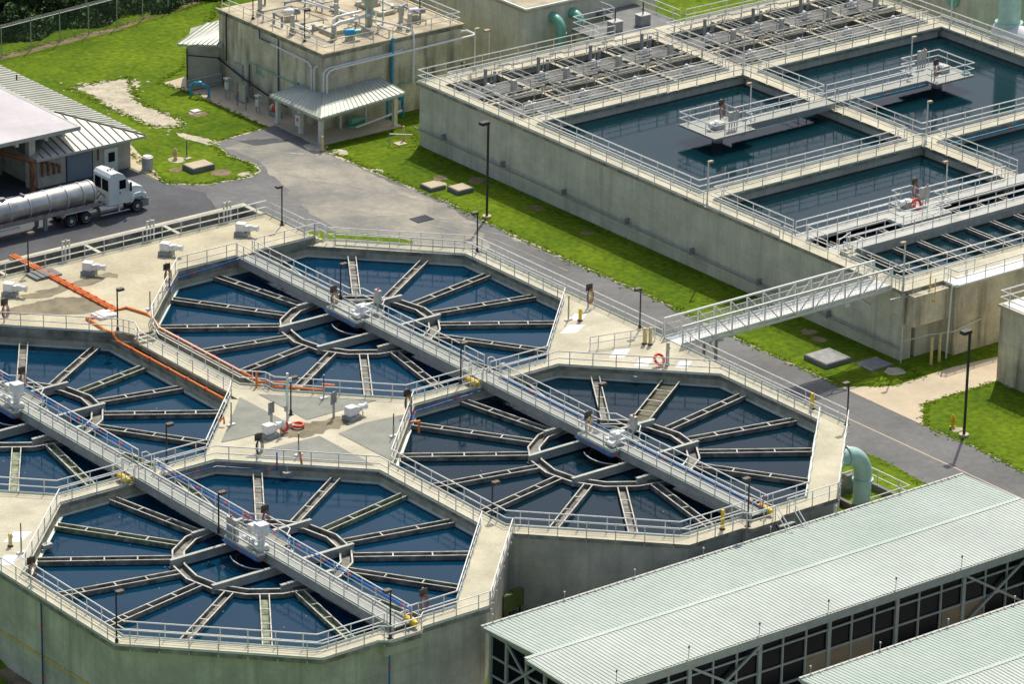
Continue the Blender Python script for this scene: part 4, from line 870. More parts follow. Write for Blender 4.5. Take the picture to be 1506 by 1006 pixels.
# ================================================================ shop building with loading canopy
sp_ = thing('workshop', 'grey block workshop with striped pale hip roof behind the tanker', 'building', (38,88,G))
MB().box(33.2,42.2,78.9,118,G-.3,-2.9).build('wall', 'block', sp_, sm=False)
MB().box(36.0,38.4,78.84,78.93,G,-3.35).build('roller_door', 'doorgrey', sp_, sm=False)
MB().box(35.92,36.0,78.83,78.94,G,-3.3).box(38.4,38.48,78.83,78.94,G,-3.3).build('door_frame', 'dark', sp_, sm=False)
MB().box(39.6,40.9,78.84,78.93,G,-3.55).build('side_door', 'kick', sp_, sm=False); MB().box(40.0,40.6,78.8,78.85,-4.7,-3.9).build('side_window', 'glass', sp_, sm=False)
MB().tube([(39.0,78.8,-2.9),(39.0,78.8,-4.3)], .06, 6).build('drain_pipe', 'rust', sp_)
e0, e1 = Vector((32.6,78.1,-2.8)), Vector((43.2,78.1,-2.8)); r0 = Vector((37.9,83.6,-1.25)); b1 = Vector((43.2,120,-2.8)); rb1 = Vector((37.9,120,-1.25)); b0 = Vector((32.6,120,-2.8))
rf, sm_ = MB(), MB()
rf.add([e0,e1,r0],[(0,1,2)]).add([e1,b1,rb1,r0],[(0,1,2,3)]).add([e0,r0,rb1,b0],[(0,1,2,3)])
for i in range(1,15):
    f_ = i/15; p = e0.lerp(e1, f_); k = 1-abs(2*f_-1); q = Vector((p.x, 78.1+5.5*k, -2.8+1.55*k)); sm_.bar(p+Vector((0,0,.03)), q+Vector((0,0,.03)), .08, .06)
for i in range(56):
    y = 78.5+i*.74; k = min(1,(y-78.1)/5.5); sm_.bar((43.2,y,-2.78),(43.2-5.3*k,y,-2.78+1.55*k), .08, .05)
sm_.bar(e1+Vector((0,0,.05)), r0+Vector((0,0,.05)), .12, .06)
rf.build('roof', 'roofpale', sp_, sm=False); sm_.build('roof_seam', 'seam', sp_, sm=False)
MB().bar(e0-Vector((0,0,.1)), e1-Vector((0,0,.1)), .14, .2).bar(e1-Vector((0,0,.1)), b1-Vector((0,0,.1)), .14, .2).build('gutter', 'cgrey', sp_, sm=False)
MB().tube([(41.4,95,-2.3),(41.4,95,-1.8)], .07, 8).build('vent_pipe', 'dark', sp_)
lc = thing('loading_canopy', 'flat pinkish white canopy roof over the dark loading bay, left edge', 'canopy', (26,90,G))
CZ = -.95
MB().box(8,37.0,78.7,118,CZ-.12,CZ).build('roof', 'membrane', lc, sm=False); MB().box(8,37.15,78.5,78.7,CZ-.3,CZ+.03).box(37.0,37.15,78.7,118,CZ-.3,CZ+.03).build('fascia', 'cgrey', lc, sm=False)
for x in (32.9,24.5,16): MB().box(x-.3,x+.3,79.2,79.8,G,CZ-.12).build('column', 'basinwall', lc, sm=False)
bmx = MB()
for x in (35.6,34.0,31.2,27.5,23): bmx.box(x-.15,x+.15,78.72,118,CZ-.65,CZ-.12)
bmx.build('beam', 'basinwall', lc, sm=False); MB().box(8,32.6,83.4,83.7,G,CZ-.7).build('back_wall', 'grey', lc, sm=False)
t = thing('rusty_pipe_rack', 'rusty brown pipe sloping through the loading bay to a thick downpipe', 'pipework', (31,78,-3))
MB().tube([(28.5,86,-2.2),(32.0,78.4,-2.75),(32.2,78.1,-2.9)], .2, 8).tube([(32.2,78.1,-2.75),(32.2,78.1,G)], .26, 8).build('pipe', 'rust', t)
for i, (x, h) in enumerate(((33.55,-3.2),(34.1,-3.45),(34.65,-3.65),(35.15,-3.85))):
    t = thing('rusty_downpipe', 'rusty downpipe, one of four in a row on the workshop wall', 'pipe', (x,78.7,G), 'four rusty downpipes'); MB().tube([(x-.25,78.7,h),(x,78.7,h-.08),(x,78.7,G+1)], .1, 8).build('pipe', 'rust', t)
t = thing('air_conditioner', 'round grey air conditioning unit beside the workshop corner', 'air conditioner', (43.0,77.6,G)); MB().lathe((43.0,77.6,G), [(.48,0),(.48,1.1),(.4,1.15)], 20).build('casing', 'cgrey', t); MB().lathe((43.0,77.6,G+1.16), [(.36,0),(.36,.04)], 20).build('fan_grille', 'white', t)

# ================================================================ front right corrugated buildings
def shed_building(label, x0, x1, y0, y1, ze, zr, notch=0, bays=None, cat='building', detail=True):
    t = thing('process_hall', label, cat, ((x0+x1)/2,(y0+y1)/2,G)); ym = (y0+y1)/2+.1
    for nm, ya, za, yb, zb_, xa, m in (('rear_roof',y1,ze,ym,zr,x0,'roofgreen'),('front_roof',y0,ze,ym,zr,x0-notch,'roofgrey')):
        rf = MB(); vs = []; n = int((x1-xa)/.3); d = (x1-xa)/n; k = 0
        prof = [(0,0),(.45,0),(.55,.035),(.9,.035)]
        for i in range(n):
            for f_, h in prof: vs.append((xa+(i+f_)*d, h))
        vs.append((x1,0)); P_ = [(x,ya,za+h) for x, h in vs]+[(x,yb,zb_+h) for x, h in vs]; L0 = len(vs)
        rf.add(P_, [(i,i+1,L0+i+1,L0+i) for i in range(L0-1)])
        rf.build(nm, m, t, sm=False)
    MB().box(x0-notch,x1,ym-.16,ym+.16,zr+.02,zr+.045).build('ridge_cap', 'roofgreen', t, sm=False)
    gs = MB(); gs.box(x0-.1,x1,y1+.0,y1+.16,ze-.16,ze+.08)
    for i in range(int((x1-x0)/.62)): gs.box(x0+.2+i*.62,x0+.26+i*.62,y1-.12,y1+.14,ze+.081,ze+.11)
    gs.build('rear_gutter', 'cgrey', t, sm=False)
    MB().box(x0-notch,x1,y0-.1,y0,ze-.6,ze-.02).build('front_fascia', 'steelgreen', t, sm=False)
    gb = MB(); gb.bar((x0-.03,y1,ze-.14),(x0-.03,ym,zr-.14),.06,.24).bar((x0-.03-notch,ym,zr-.14),(x0-.03-notch,y0,ze-.14),.06,.24); gb.build('gable_trim', 'steelgreen', t, sm=False)
    for i in range(int((x1-x0)/5.7)):
        x = x0+.8+i*5.7; MB().tube([(x,y1+.1,ze),(x,y1+.1,ze+.5)], .02, 6).lathe((x,y1+.1,ze+.5),[(.06,0),(.06,.12)],8).build('rod', 'cgrey', t); MB().tube([(x+1,y0+.25,ze),(x+1,y0+.25,ze+.7)], .018, 5).lathe((x+1,y0+.25,ze+.65),[(.06,0),(.06,.12)],8).build('rod', 'dark', t)
    if not detail:
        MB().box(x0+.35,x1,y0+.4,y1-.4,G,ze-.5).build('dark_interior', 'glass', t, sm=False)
        f3 = MB()
        for i in range(9): f3.box(x0+.2+i*5.4,x0+.45+i*5.4,y0+.25,y0+.45,G,ze-.1).box(x0+.2+i*5.4,x0+.45+i*5.4,y1-.45,y1-.25,G,ze-.1)
        for z in (ze-.5,ze-2.0,ze-3.4): f3.box(x0+.25,x1,y0+.3,y0+.42,z-.06,z+.06).box(x0+.25,x0+.37,y0+.3,y1-.3,z-.06,z+.06)
        f3.build('frame', 'steelgreen', t, sm=False)
    if detail:
        yf = y0+.35; xw = x0+.35
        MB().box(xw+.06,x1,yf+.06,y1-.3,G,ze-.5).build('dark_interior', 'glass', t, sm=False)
        fr = MB(); pn = MB(); gl = MB()
        posts = [12.4,18.1,23.85,29.6,35.4,41.1]+[6.9]
        for x in posts: fr.box(x-.14,x+.14,yf-.12,yf+.05,G,ze-.3)
        for x in posts:
            for j in (1,2): fr.box(x+j*1.92-.06,x+j*1.92+.06,yf-.07,yf+.05,G,ze-.3)
        for z in (ze-1.35,ze-2.75,ze-4.1): fr.box(xw,x1,yf-.06,yf+.05,z-.06,z+.06)
        fr.box(xw,x1,yf-.1,yf+.05,ze-.62,ze-.3)
        fr.build('frame', 'steelgreen', t, sm=False)
        for x in (16.25-.0,18.1,20.0): pass
        for xa, xb in ((22.0,23.75),(24.0,25.7),(25.85,27.6),(33.6,35.25),(35.55,37.2)): MB().box(xa,xb,yf-.03,yf+.03,ze-4.03,ze-2.82).build('wall_panel', 'panel', t, sm=False)
        for xa, xb in ((12.4,18.1),(35.4,41.1)): MB().bar((xa,yf-.16,ze-.7),(xb,yf-.16,ze-4.2),.16,.12,(0,1,0)).bar((xb,yf-.2,ze-.7),(xa,yf-.2,ze-4.2),.16,.12,(0,1,0)).build('brace', 'steelgreen', t, sm=False)
        f2 = MB()
        for y in (y1-.4,y1-2.0,y1-4.0,y1-5.8,y1-7.7,y1-9.5): f2.box(xw-.12,xw+.05,y-.1,y+.1,G,ze-.1)
        for z in (ze-.45,ze-1.9,ze-3.2): f2.box(xw-.06,xw+.05,yf,y1-.3,z-.06,z+.06)
        f2.bar((xw-.15,y1-2.0,ze-.3),(xw-.15,y1-5.8,ze-3.4),.14,.1,(1,0,0)).bar((xw-.2,y1-5.8,ze-.3),(xw-.2,y1-2.0,ze-3.4),.14,.1,(1,0,0))
        f2.build('end_frame', 'steelgreen', t, sm=False)
    return t
shed_building('long corrugated green roofed hall with dark window bays, lower right', 4.75, 45.4, -28.0, -16.95, -.32, -.12, .95)
shed_building('second corrugated green roof in the lower right corner', 15.9, 60, -46.0, -34.0, -.35, -.1, 0, detail=False)

# ================================================================ tanker
tr_ = thing('truck_tractor', 'white truck tractor parked in front of the grey roller door', 'truck', (34,70.8,G))
def wheel(par, x, y, r_, wd, dual=False, nm='wheel'):
    o = MB().lathe((x,y,G+r_), [(r_*.62,-wd/2),(r_*.95,-wd/2),(r_,-wd/2+.05),(r_,wd/2-.05),(r_*.95,wd/2),(r_*.62,wd/2)], 26, 'y').build(nm, 'tyre', par)
    MB().lathe((x,y-wd/2+.04,G+r_), [(.04,-.08),(r_*.3,-.08),(r_*.34,-.01),(r_*.58,.0),(r_*.68,-.06),(r_*.68,.1)], 22, 'y').build('rim', 'wheel', o); return o
yN, yF = 69.6, 72.1
def prof(par, nm, m, pts, y0, y1, sm=False):
    """side profile (x,z) extruded across y"""
    mb = MB(); n = len(pts); mb.add([(x,y0,z) for x, z in pts]+[(x,y1,z) for x, z in pts], [tuple(range(n)), tuple(range(2*n-1,n-1,-1))]+[(i,(i+1)%n,n+(i+1)%n,n+i) for i in range(n)]); return mb.build(nm, m, par, sm=sm)
g = G
prof(tr_, 'cab', 'truckpaint', [(34.35,g+1.0),(34.35,g+3.35),(34.6,g+3.62),(35.3,g+3.66),(36.0,g+3.4),(36.35,g+3.0),(36.75,g+2.35),(36.8,g+1.0)], yN+.1, yF-.1)
prof(tr_, 'hood', 'truckpaint', [(36.8,g+1.0),(36.8,g+2.2),(37.5,g+2.15),(38.35,g+1.95),(38.55,g+1.6),(38.55,g+.9)], yN+.35, yF-.35)
prof(tr_, 'bumper', 'grey', [(37.9,g+.35),(37.9,g+.9),(38.75,g+1.0),(38.8,g+.35)], yN+.05, yF-.05)
for ya, yb in ((yN+.02,yN+.5),(yF-.5,yF-.02)): prof(tr_, 'fender', 'truckpaint', [(36.75,g+.9),(36.85,g+1.3),(37.2,g+1.62),(37.9,g+1.66),(38.35,g+1.45),(38.6,g+1.0),(38.2,g+1.05),(38.0,g+1.3),(37.2,g+1.3),(37.0,g+1.0)], ya, yb)
wn = MB(); wn.box(35.45,36.2,yN+.06,yN+.12,g+2.25,g+3.0); wn.build('side_window', 'glass', tr_, sm=False)
MB().box(34.28,34.36,yN+.3,yN+1.1,g+2.2,g+3.1).build('rear_window', 'glass', tr_, sm=False); MB().box(34.28,34.36,yN+1.35,yF-.35,g+2.2,g+3.1).build('rear_window', 'glass', tr_, sm=False)
MB().add([(36.06,yN+.2,g+3.36),(36.06,yF-.2,g+3.36),(36.82,yF-.2,g+2.32),(36.82,yN+.2,g+2.32)],[(0,1,2,3)]).build('windscreen', 'glass', tr_, sm=False)
o = prof(tr_, 'door', 'truckpaint', [(35.35,g+1.15),(35.35,g+3.1),(36.1,g+3.1),(36.5,g+2.4),(36.5,g+1.15)], yN+.07, yN+.1); MB().box(35.45,35.62,yN+.04,yN+.07,g+1.9,g+2.0).build('handle', 'dark', o, sm=False)
MB().box(36.5,36.65,yN-.25,yN-.1,g+2.0,g+2.75).bar((36.6,yN+.1,g+2.1),(36.6,yN-.2,g+2.1),.04,.04).build('mirror', 'dark', tr_, sm=False)
MB().box(29.6,36.8,yN+.8,yN+1.05,g+.75,g+1.05).box(29.6,36.8,yF-1.05,yF-.8,g+.75,g+1.05).box(31.2,33.6,yN+.6,yF-.6,g+1.06,g+1.12).build('chassis', 'grey', tr_, sm=False)
MB().lathe((33.2,yN+.4,g+.75), [(.05,0),(.32,.03),(.32,2.2),(.05,2.25)], 18, 'x').build('fuel_tank', 'tank', tr_)
MB().box(33.3,36.6,yN+.02,yN+.12,g+.36,g+.42).box(35.3,35.5,yN+.04,yN+.14,g+.42,g+1.0).build('side_step', 'wheel', tr_, sm=False)
for x in (34.9,35.2,35.5): MB().box(x,x+.1,yN+1.0,yN+1.15,g+3.66,g+3.76).build('roof_light', 'tanhead', tr_, sm=False)
MB().box(38.5,38.58,yN+.12,yN+.4,g+1.2,g+1.45).build('headlight', 'white', tr_, sm=False)
MB().tube([(34.3,yN+.7,g+1.6),(33.9,yN+.8,g+2.0),(33.6,yN+1.0,g+1.5)], .04, 6).tube([(34.3,yN+1.0,g+1.7),(33.8,yN+1.0,g+2.2),(33.5,yN+1.2,g+1.4)], .035, 6).build('air_hose', 'dark', tr_)
prof(tr_, 'mudguard', 'wheel', [(29.7,g+.9),(29.9,g+1.18),(32.5,g+1.18),(32.7,g+1.0),(32.5,g+1.14),(29.95,g+1.13)], yN+.02, yN+.7)
wheel(tr_, 36.72, yN+.2, .52, .32); wheel(tr_, 36.72, yF-.2, .52, .32)
for x in (30.45,31.85): wheel(tr_, x, yN+.35, .52, .62); wheel(tr_, x, yF-.35, .52, .62)
tl = thing('tank_trailer', 'polished steel tanker trailer coupled behind the white truck', 'trailer', (27,70.85,G))
tz = g+2.15
MB().lathe((20,70.85,tz), [(.2,0),(.85,.1),(.95,.3),(.95,13.0),(.85,13.2),(.3,13.35)], 32, 'x').build('tank', 'tank', tl)
for x in (21.5,23.3,25.1,26.9,28.7,30.4,31.9,32.9): MB().lathe((x,70.85,tz), [(.955,-.04),(1.0,-.04),(1.0,.04),(.955,.04)], 32, 'x', caps=False).build('band', 'wheel', tl)
MB().box(21,33,70.2,70.35,tz-1.15,tz-.75).box(21,33,71.35,71.5,tz-1.15,tz-.75).box(21,33,69.78,69.84,tz-.95,tz-.6).build('frame_rail', 'grey', tl, sm=False)
for i in range(9): MB().box(24.2+i*.95,24.5+i*.95,69.75,69.78,tz-.66,tz-.58).build('reflector', 'red', tl, sm=False)
MB().box(28.2,28.5,70.1,70.3,G,tz-1.1).box(28.2,28.5,71.4,71.6,G,tz-1.1).build('landing_leg', 'grey', tl, sm=False)
MB().box(26.6,26.75,70.6,71.1,tz+.94,tz+1.1).tube([(21.5,70.5,tz+1.2),(25.6,70.5,tz+1.2)],.04,6).lathe((24.8,70.85,tz+.9),[(.25,0),(.25,.25)],14).build('manhole', 'grey', tl)
MB().box(20.3,25.8,69.75,70.05,tz-1.35,tz-1.2).build('side_guard', 'white', tl, sm=False)
for x in (21.0,22.4): wheel(tl, x, yN+.35, .52, .62); wheel(tl, x, yF-.35, .52, .62)

for o_ in tr_.children:
    if o_.name.split('.')[0] in ('cab','hood','bumper','fender','door','side_window','rear_window','windscreen','mirror','roof_light','headlight','air_hose','side_step'):
        for me_ in [o_.data]+[c_.data for c_ in o_.children]:
            for v in me_.vertices: v.co.x = (33+(v.co.x+34-33)*.83)-34
# ================================================================ fence and trees
fx = [45.7+3.27*i for i in range(14)]
def fy(x): return 109.6+max(0,(x-49))*.11+max(0,(x-62))*.12
fn = thing('chain_link_fence', 'tall green chain link fence with barbed wire along the far lawn edge', 'fence', (60,111,G))
for x in fx: MB().tube([(x,fy(x),G),(x,fy(x),G+2.75),(x-.15,fy(x)-.3,G+3.1)], .05, 6).build('post', 'steelgreen', fn)
MB().tube([(x,fy(x),G+2.72) for x in fx], .035, 6).build('top_rail', 'kick', fn)
m_, t_, p_ = newmat('chain_link'); nt_ = t_.nodes; lk = t_.links
p_.inputs['Base Color'].default_value = (.16,.22,.15,1); p_.inputs['Roughness'].default_value = .5
g_ = nt_.new('ShaderNodeNewGeometry'); ck = nt_.new('ShaderNodeTexChecker'); ck.inputs['Scale'].default_value = 14; mp_ = nt_.new('ShaderNodeMapping'); mp_.inputs['Rotation'].default_value = (0,.785,0)
lk.new(g_.outputs['Position'], mp_.inputs[0]); lk.new(mp_.outputs[0], ck.inputs[0])
ms = nt_.new('ShaderNodeMath'); ms.operation = 'MULTIPLY'; ms.inputs[1].default_value = .34; lk.new(ck.outputs[1], ms.inputs[0]); lk.new(ms.outputs[0], p_.inputs['Alpha'])
M['mesh'] = m_
fm = MB()
for i in range(len(fx)-1):
    a, b = fx[i], fx[i+1]; fm.add([(a,fy(a),G),(b,fy(b),G),(b,fy(b),G+2.7),(a,fy(a),G+2.7)],[(0,1,2,3)])
fm.build('mesh', 'mesh', fn, sm=False)
wr = MB()
for k in (.1,.22,.34): wr.tube([(x-.15*k/.34,fy(x)-.3*k/.34,G+2.76+k) for x in fx], .012, 4)
wr.build('barbed_wire', 'cgrey', fn)
def tree_proto(name, h, rad, n, m, seed, low=.1, leaf=.34):
    rd = random.Random(seed); t = thing(name, '', 'tree' if h > 4 else 'shrub', (0,0,0), 'trees and shrubs beyond the fence')
    tk = MB(); tk.tube([(0,0,0),(.1,.05,h*.3),(-.05,.1,h*.62)], max(.06,h*.03), 8, r2=max(.02,h*.012))
    cl = []
    for i in range(14):
        a = rd.uniform(0,6.28); q = rd.uniform(.15,.85)*rad; z = h*rd.uniform(low+.12,.92); q *= math.sqrt(max(.15,1-((z/h-.5)/.55)**2))
        cl.append((q*math.cos(a), q*math.sin(a), z, rad*rd.uniform(.3,.55)))
        if i < 6: tk.tube([(0,.05,h*.25+i*.05*h),(q*.6*math.cos(a),q*.6*math.sin(a),z-.1*h),(q*math.cos(a),q*math.sin(a),z)], h*.012, 5, r2=.02)
    tk.build('trunk', 'bark', t)
    lf = MB()
    for i in range(n):
        c = rd.choice(cl); v = Vector((rd.gauss(0,1),rd.gauss(0,1),rd.gauss(0,1))).normalized()*c[3]*rd.uniform(.55,1.05)
        p = Vector((c[0]+v.x, c[1]+v.y, max(.1, c[2]+v.z*.85))); d = (v.normalized()+Vector((rd.gauss(0,.6),rd.gauss(0,.6),rd.gauss(0,.6)))).normalized()
        u = d.orthogonal().normalized(); w_ = d.cross(u); a = rd.uniform(0,6.28); u, w_ = u*math.cos(a)+w_*math.sin(a), w_*math.cos(a)-u*math.sin(a)
        l = leaf*rd.uniform(.5,1.2); lf.add([p-u*l, p+w_*l*.45, p+u*l, p-w_*l*.45],[(0,1,2,3)])
    lf.build('crown', m, t, sm=False); return t
protos = [tree_proto('broad_tree', 9, 3.6, 5200, 'leafdark', 3), tree_proto('bushy_tree', 5.5, 2.7, 3600, 'leaf', 8, low=-.05), tree_proto('shrub', 2.6, 1.7, 1800, 'leaf', 11, low=-.1, leaf=.24)]
spots = [(0,47,126,'dark broad tree at the top left corner'),(0,53,128,'dark broad tree second from the left beyond the fence'),(0,59,127.5,'dark broad tree third from the left beyond the fence'),(0,65,129,'dark broad tree fourth from the left beyond the fence'),(0,72,130,'dark broad tree beyond the right end of the fence'),
 (1,50.5,118,'bushy green tree low behind the left fence posts'),(1,56.5,119.5,'bushy green tree behind the third fence post'),(1,61.5,119,'bushy green tree behind the middle of the fence'),(1,67.5,121,'bushy green tree behind the right part of the fence'),(1,45.5,118,'bushy green tree behind the leftmost fence post'),
 (2,53.6,114.6,'small green shrub behind the second fence bay'),(2,59.0,115.4,'small green shrub behind the fourth fence bay'),(2,63.6,115.0,'small dark spot of shrub near the fence foot'),(2,47.6,113.6,'small green shrub at the left photo edge behind the fence'),
 (0,88,124,'dark broad tree left of the roof funnel behind the process building'),(0,95,123,'dark broad tree right of the roof funnel behind the process building'),(1,91.5,119,'bushy green tree behind the process building roof'),(0,82,126,'dark broad tree beyond the process building at the top edge'),(1,99,117,'bushy green tree behind the plain grey building'),
 (0,42,130,'dark broad tree beyond the top left corner'),(0,50,135,'dark broad tree in the second row, left'),(0,57,137,'dark broad tree in the second row, middle'),(0,64,138,'dark broad tree in the second row, right')]
rt = random.Random(4)
for i in range(16): spots.append((rt.choice((0,0,1)), 44.5+i*2.1+rt.uniform(-.8,.8), 121.5+rt.uniform(0,3.5)+(i%2)*3, f'{["dense","leafy","shaded","thick"][i%4]} green tree in the wood behind the fence, {["first","second","third","fourth","fifth","sixth","seventh","eighth","ninth","tenth","eleventh","twelfth","thirteenth","fourteenth","fifteenth","sixteenth"][i]} from left'))
ug = MB(); ru = random.Random(17)
for i in range(24000):
    x = ru.uniform(40,102); y = 112.6+abs(ru.gauss(0,5.0))+.8*math.sin(x*.9); z = G+ru.uniform(0,1)**1.6*(1.0+.9*math.sin(x*.7)**2)*min(1,(y-111.6)/3.5)
    d = Vector((ru.gauss(0,1),ru.gauss(0,1),ru.gauss(.6,.7))).normalized(); u = d.orthogonal().normalized(); w_ = d.cross(u); l = ru.uniform(.12,.34); p = Vector((x,y,z))
    ug.add([p-u*l,p+w_*l*.5,p+u*l,p-w_*l*.5],[(0,1,2,3)])
structure('undergrowth', ug, 'leaf', 'stuff')
structure('forest_floor', MB().sheet(rough([(20,117.5),(105,119.5),(140,170),(0,170)], 1.5, .5, 88), G+.006), 'leafdark')
used = set()
for k, x, y, lab in spots:
    rz = (x*7.3+y) % 6.28
    if k not in used: used.add(k); protos[k].location = (x,y,G); protos[k].rotation_euler = (0,0,rz); protos[k]['label'] = lab
    else: copy_tree(protos[k], (x,y,G), rz, lab)

# ================================================================ small things on the decks
def gear_motor(label, x, y, z, a, group='white gear motors on the concrete decks'):
    t = thing('gear_motor', label, 'motor', (x,y,z), group)
    MB().box(x-.5,x+.5,y-.45,y+.45,z,z+.35).build('pedestal', 'grey', t, sm=False)
    MB().box(x-.42,x+.3,y-.3,y+.3,z+.36,z+.98).box(x+.3,x+.55,y-.22,y+.22,z+.42,z+.85).build('housing', 'white', t, sm=False)
    MB().lathe((x+.55,y,z+.68), [(.16,0),(.26,.05),(.26,.3),(.2,.34),(.2,.62),(.24,.64),(.24,.75),(.1,.78)], 16, 'x').build('motor', 'white', t)
    MB().tube([(x+.75,y-.3,z),(x+.75,y-.3,z+.5)], .04, 6).build('stand', 'cgrey', t)
    t.rotation_euler = (0,0,a); return t
for lab, x, y, a in [('white gear motor nearest the left photo edge on the raised deck',10.2,46.3,-.95),('white gear motor beside the dark stain and orange pipes on the raised deck',17.2,46.6,-.95),
   ('white gear motor in the middle of the raised deck, third from left',24.1,46.7,-.95),('white gear motor nearest the far right corner of the raised deck',31.1,46.9,-.95)]: gear_motor(lab, x, y, .5, a)
gear_motor('white gear motor with orange ring on the central plaza, left one', 10.9, 14.7, 0, .1); gear_motor('white gear motor on the central plaza, right one', 17.3, 14.0, 0, .1)
# plaza pads and painted patches
for poly in ([(13.35,21.7),(7.75,15.85),(9.0,15.65),(13.4,15.6)],[(14.7,21.4),(14.75,15.7),(18.2,15.7),(20.7,15.75)],[(20.7,12.6),(15.2,6.7),(15.1,12.5),(17.5,13.0)],[(13.8,12.9),(13.8,6.7),(7.6,12.8),(9.9,13.1)]):
    tag(MB().prism(poly, .004, .03).build('floor_pad', 'mat', None, sm=False), {13.35:'grey floor pad on the plaza beside the left tank',14.7:'grey floor pad on the plaza beside the far tank',20.7:'grey floor pad on the plaza beside the slate tank',13.8:'grey floor pad on the plaza beside the nearest tank'}[poly[0][0]], 'floor pad', 'grey floor pads of the plaza')
wp2 = MB()
for x, y, a, b in [(40.2,18.4,1.3,.75),(42.0,20.0,.9,.65),(40.0,12.8,1.1,.8),(40.2,10.4,1.0,.7),(42.3,8.5,.9,.65),(-11.6,10.7,1.2,.8),(-14.0,8.0,1.1,.8)]:
    wp2.sheet([(x-a,y-b*.2),(x-.2*a,y-b),(x+a,y+b*.2),(x+.2*a,y+b)], .005)
structure('painted_patch', wp2, 'white')
stn = MB()
for k_, pts in enumerate(([(17.6,46.2),(18.6,46.1),(19.0,45.3),(18.4,44.7),(17.9,45.5)],[(12.0,46.0),(14.5,45.6),(17.2,46.3),(18,45.4),(16.4,44.6),(14.6,44.9),(12.2,45.3)],[(10.7,45.9),(13.6,45.4),(14.4,46.1),(15.4,45.9),(14.7,44.9),(12.4,44.3),(10.8,44.9)],[(9,44.2),(13,44),(14.6,42.5),(14.5,40.2),(12.5,40),(9.6,42),(7,44)])):
    stn.sheet(rough(pts, .3, .1, int(pts[0][0]*10)), .503+.0012*k_)
for pts in ([(11.6,14.6),(14,15.3),(17,14.9),(17.3,13.6),(14.2,13.2),(12,13.6)],):
    stn.sheet(rough(pts, .35, .25, 77), .006)
structure('stain', stn, 'stain')
# orange pipes
t = thing('orange_pipeline', 'twin orange pipes with red couplings crossing the raised deck under ramps', 'pipe', (14.6,44,.5))
for dx in (-.18,.06,.26): MB().tube([(14.55+dx,53.0,.62),(14.6+dx,50.0,.62),(14.62+dx,48.8,.6),(14.65+dx,39.3,.6)], .085, 8).build('pipe', 'orange', t)
for i in range(9):
    for dx in (-.18,.26): MB().lathe((14.63+dx,40+i*1.05,.6), [(.125,-.1),(.125,.1)], 8, 'y').build('coupling', 'red', t)
for lab, px in (('orange pipe lying on the wall beside the right rail of the stepped walkway',[(14.7,39.3,.6),(15.6,39.2,.6),(16.1,37.3,.6),(16.05,36.2,.4),(15.98,35.4,.12),(15.98,22.9,.12)]),
                ('orange pipe lying on the slim wall of the left tank beside the dark gap',[(14.5,39.2,.6),(13.2,38.9,.6),(12.1,39.0,.6),(11.9,36.4,.6),(12.12,35.7,.55),(12.12,35.2,.12),(12.12,21.9,.12)])):
    t = thing('orange_pipe', lab, 'pipe', px[0], 'orange pipes'); MB().tube(px, .1, 8).build('pipe', 'orange', t)
    c_ = MB(); xx = px[-2][0]
    for i in range(5): c_.lathe((xx,24+i*2.3,.12), [(.125,-.1),(.155,.1)], 8, 'y')
    c_.build('coupling', 'red', t)
t = thing('orange_standpipe', 'orange upright pipe and elbows at the plaza rail beside the far tank', 'pipe', (15.6,22,0))
MB().tube([(15.4,22.6,0),(15.4,22.6,1.15)], .09, 8).tube([(15.4,22.6,.4),(16.4,21.6,.45),(16.9,21.2,.45),(16.9,21.2,.12),(18.6,19.2,.12),(18.6,19.2,.55),(19.2,18.6,.55)], .07, 8).tube([(16,21.9,.15),(16.6,21.1,.2)], .1, 8).build('pipe', 'orange', t)
for lab, p_ in (('orange dosing pipe on the plaza side rail of the slate tank',[(19.0,9.6,.9),(19.5,9.3,.95),(19.5,9.3,.1)]),('small orange hose end hanging on the plaza rail above the nearest tank',[(9.9,9.7,.9),(9.8,9.5,.6),(9.75,9.3,.2)]),('orange pipe ends on the corner rail of the left tank',[(9.2,18.3,.3),(9.6,18.2,.6),(9.5,18.0,.2)])):
    t = thing('orange_fitting', lab, 'pipe fitting', p_[0]); MB().tube(p_, .08, 8).build('pipe', 'orange', t)
def ramp(label, poly, z):
    t = thing('cable_ramp', label, 'ramp', (poly[0][0],poly[0][1],z)); a, b, c, d = [Vector((*p, z)) for p in poly]
    for i in range(5):
        f_, g2 = i/5, (i+.82)/5; u = Vector((0,0,.16+.05*math.sin(i)))
        v = [a.lerp(b,f_), a.lerp(b,g2), d.lerp(c,g2), d.lerp(c,f_)]; MB().add(v+[q+u for q in v], [(3,2,1,0),(4,5,6,7),(0,1,5,4),(1,2,6,5),(2,3,7,6),(3,0,4,7)]).build('plank', 'white' if z < 0 or poly[0][1] < 42 else 'slab', t, sm=False)
ramp('grey slatted ramp over the orange pipes near the bronze lamp', [(13.3,47.6),(15.6,47.6),(15.6,49.1),(13.3,49.1)], .505)
ramp('white slatted ramp beside the orange pipe bend', [(12.8,38.3),(14.4,38.4),(14.4,39.6),(12.8,39.6)], .505)
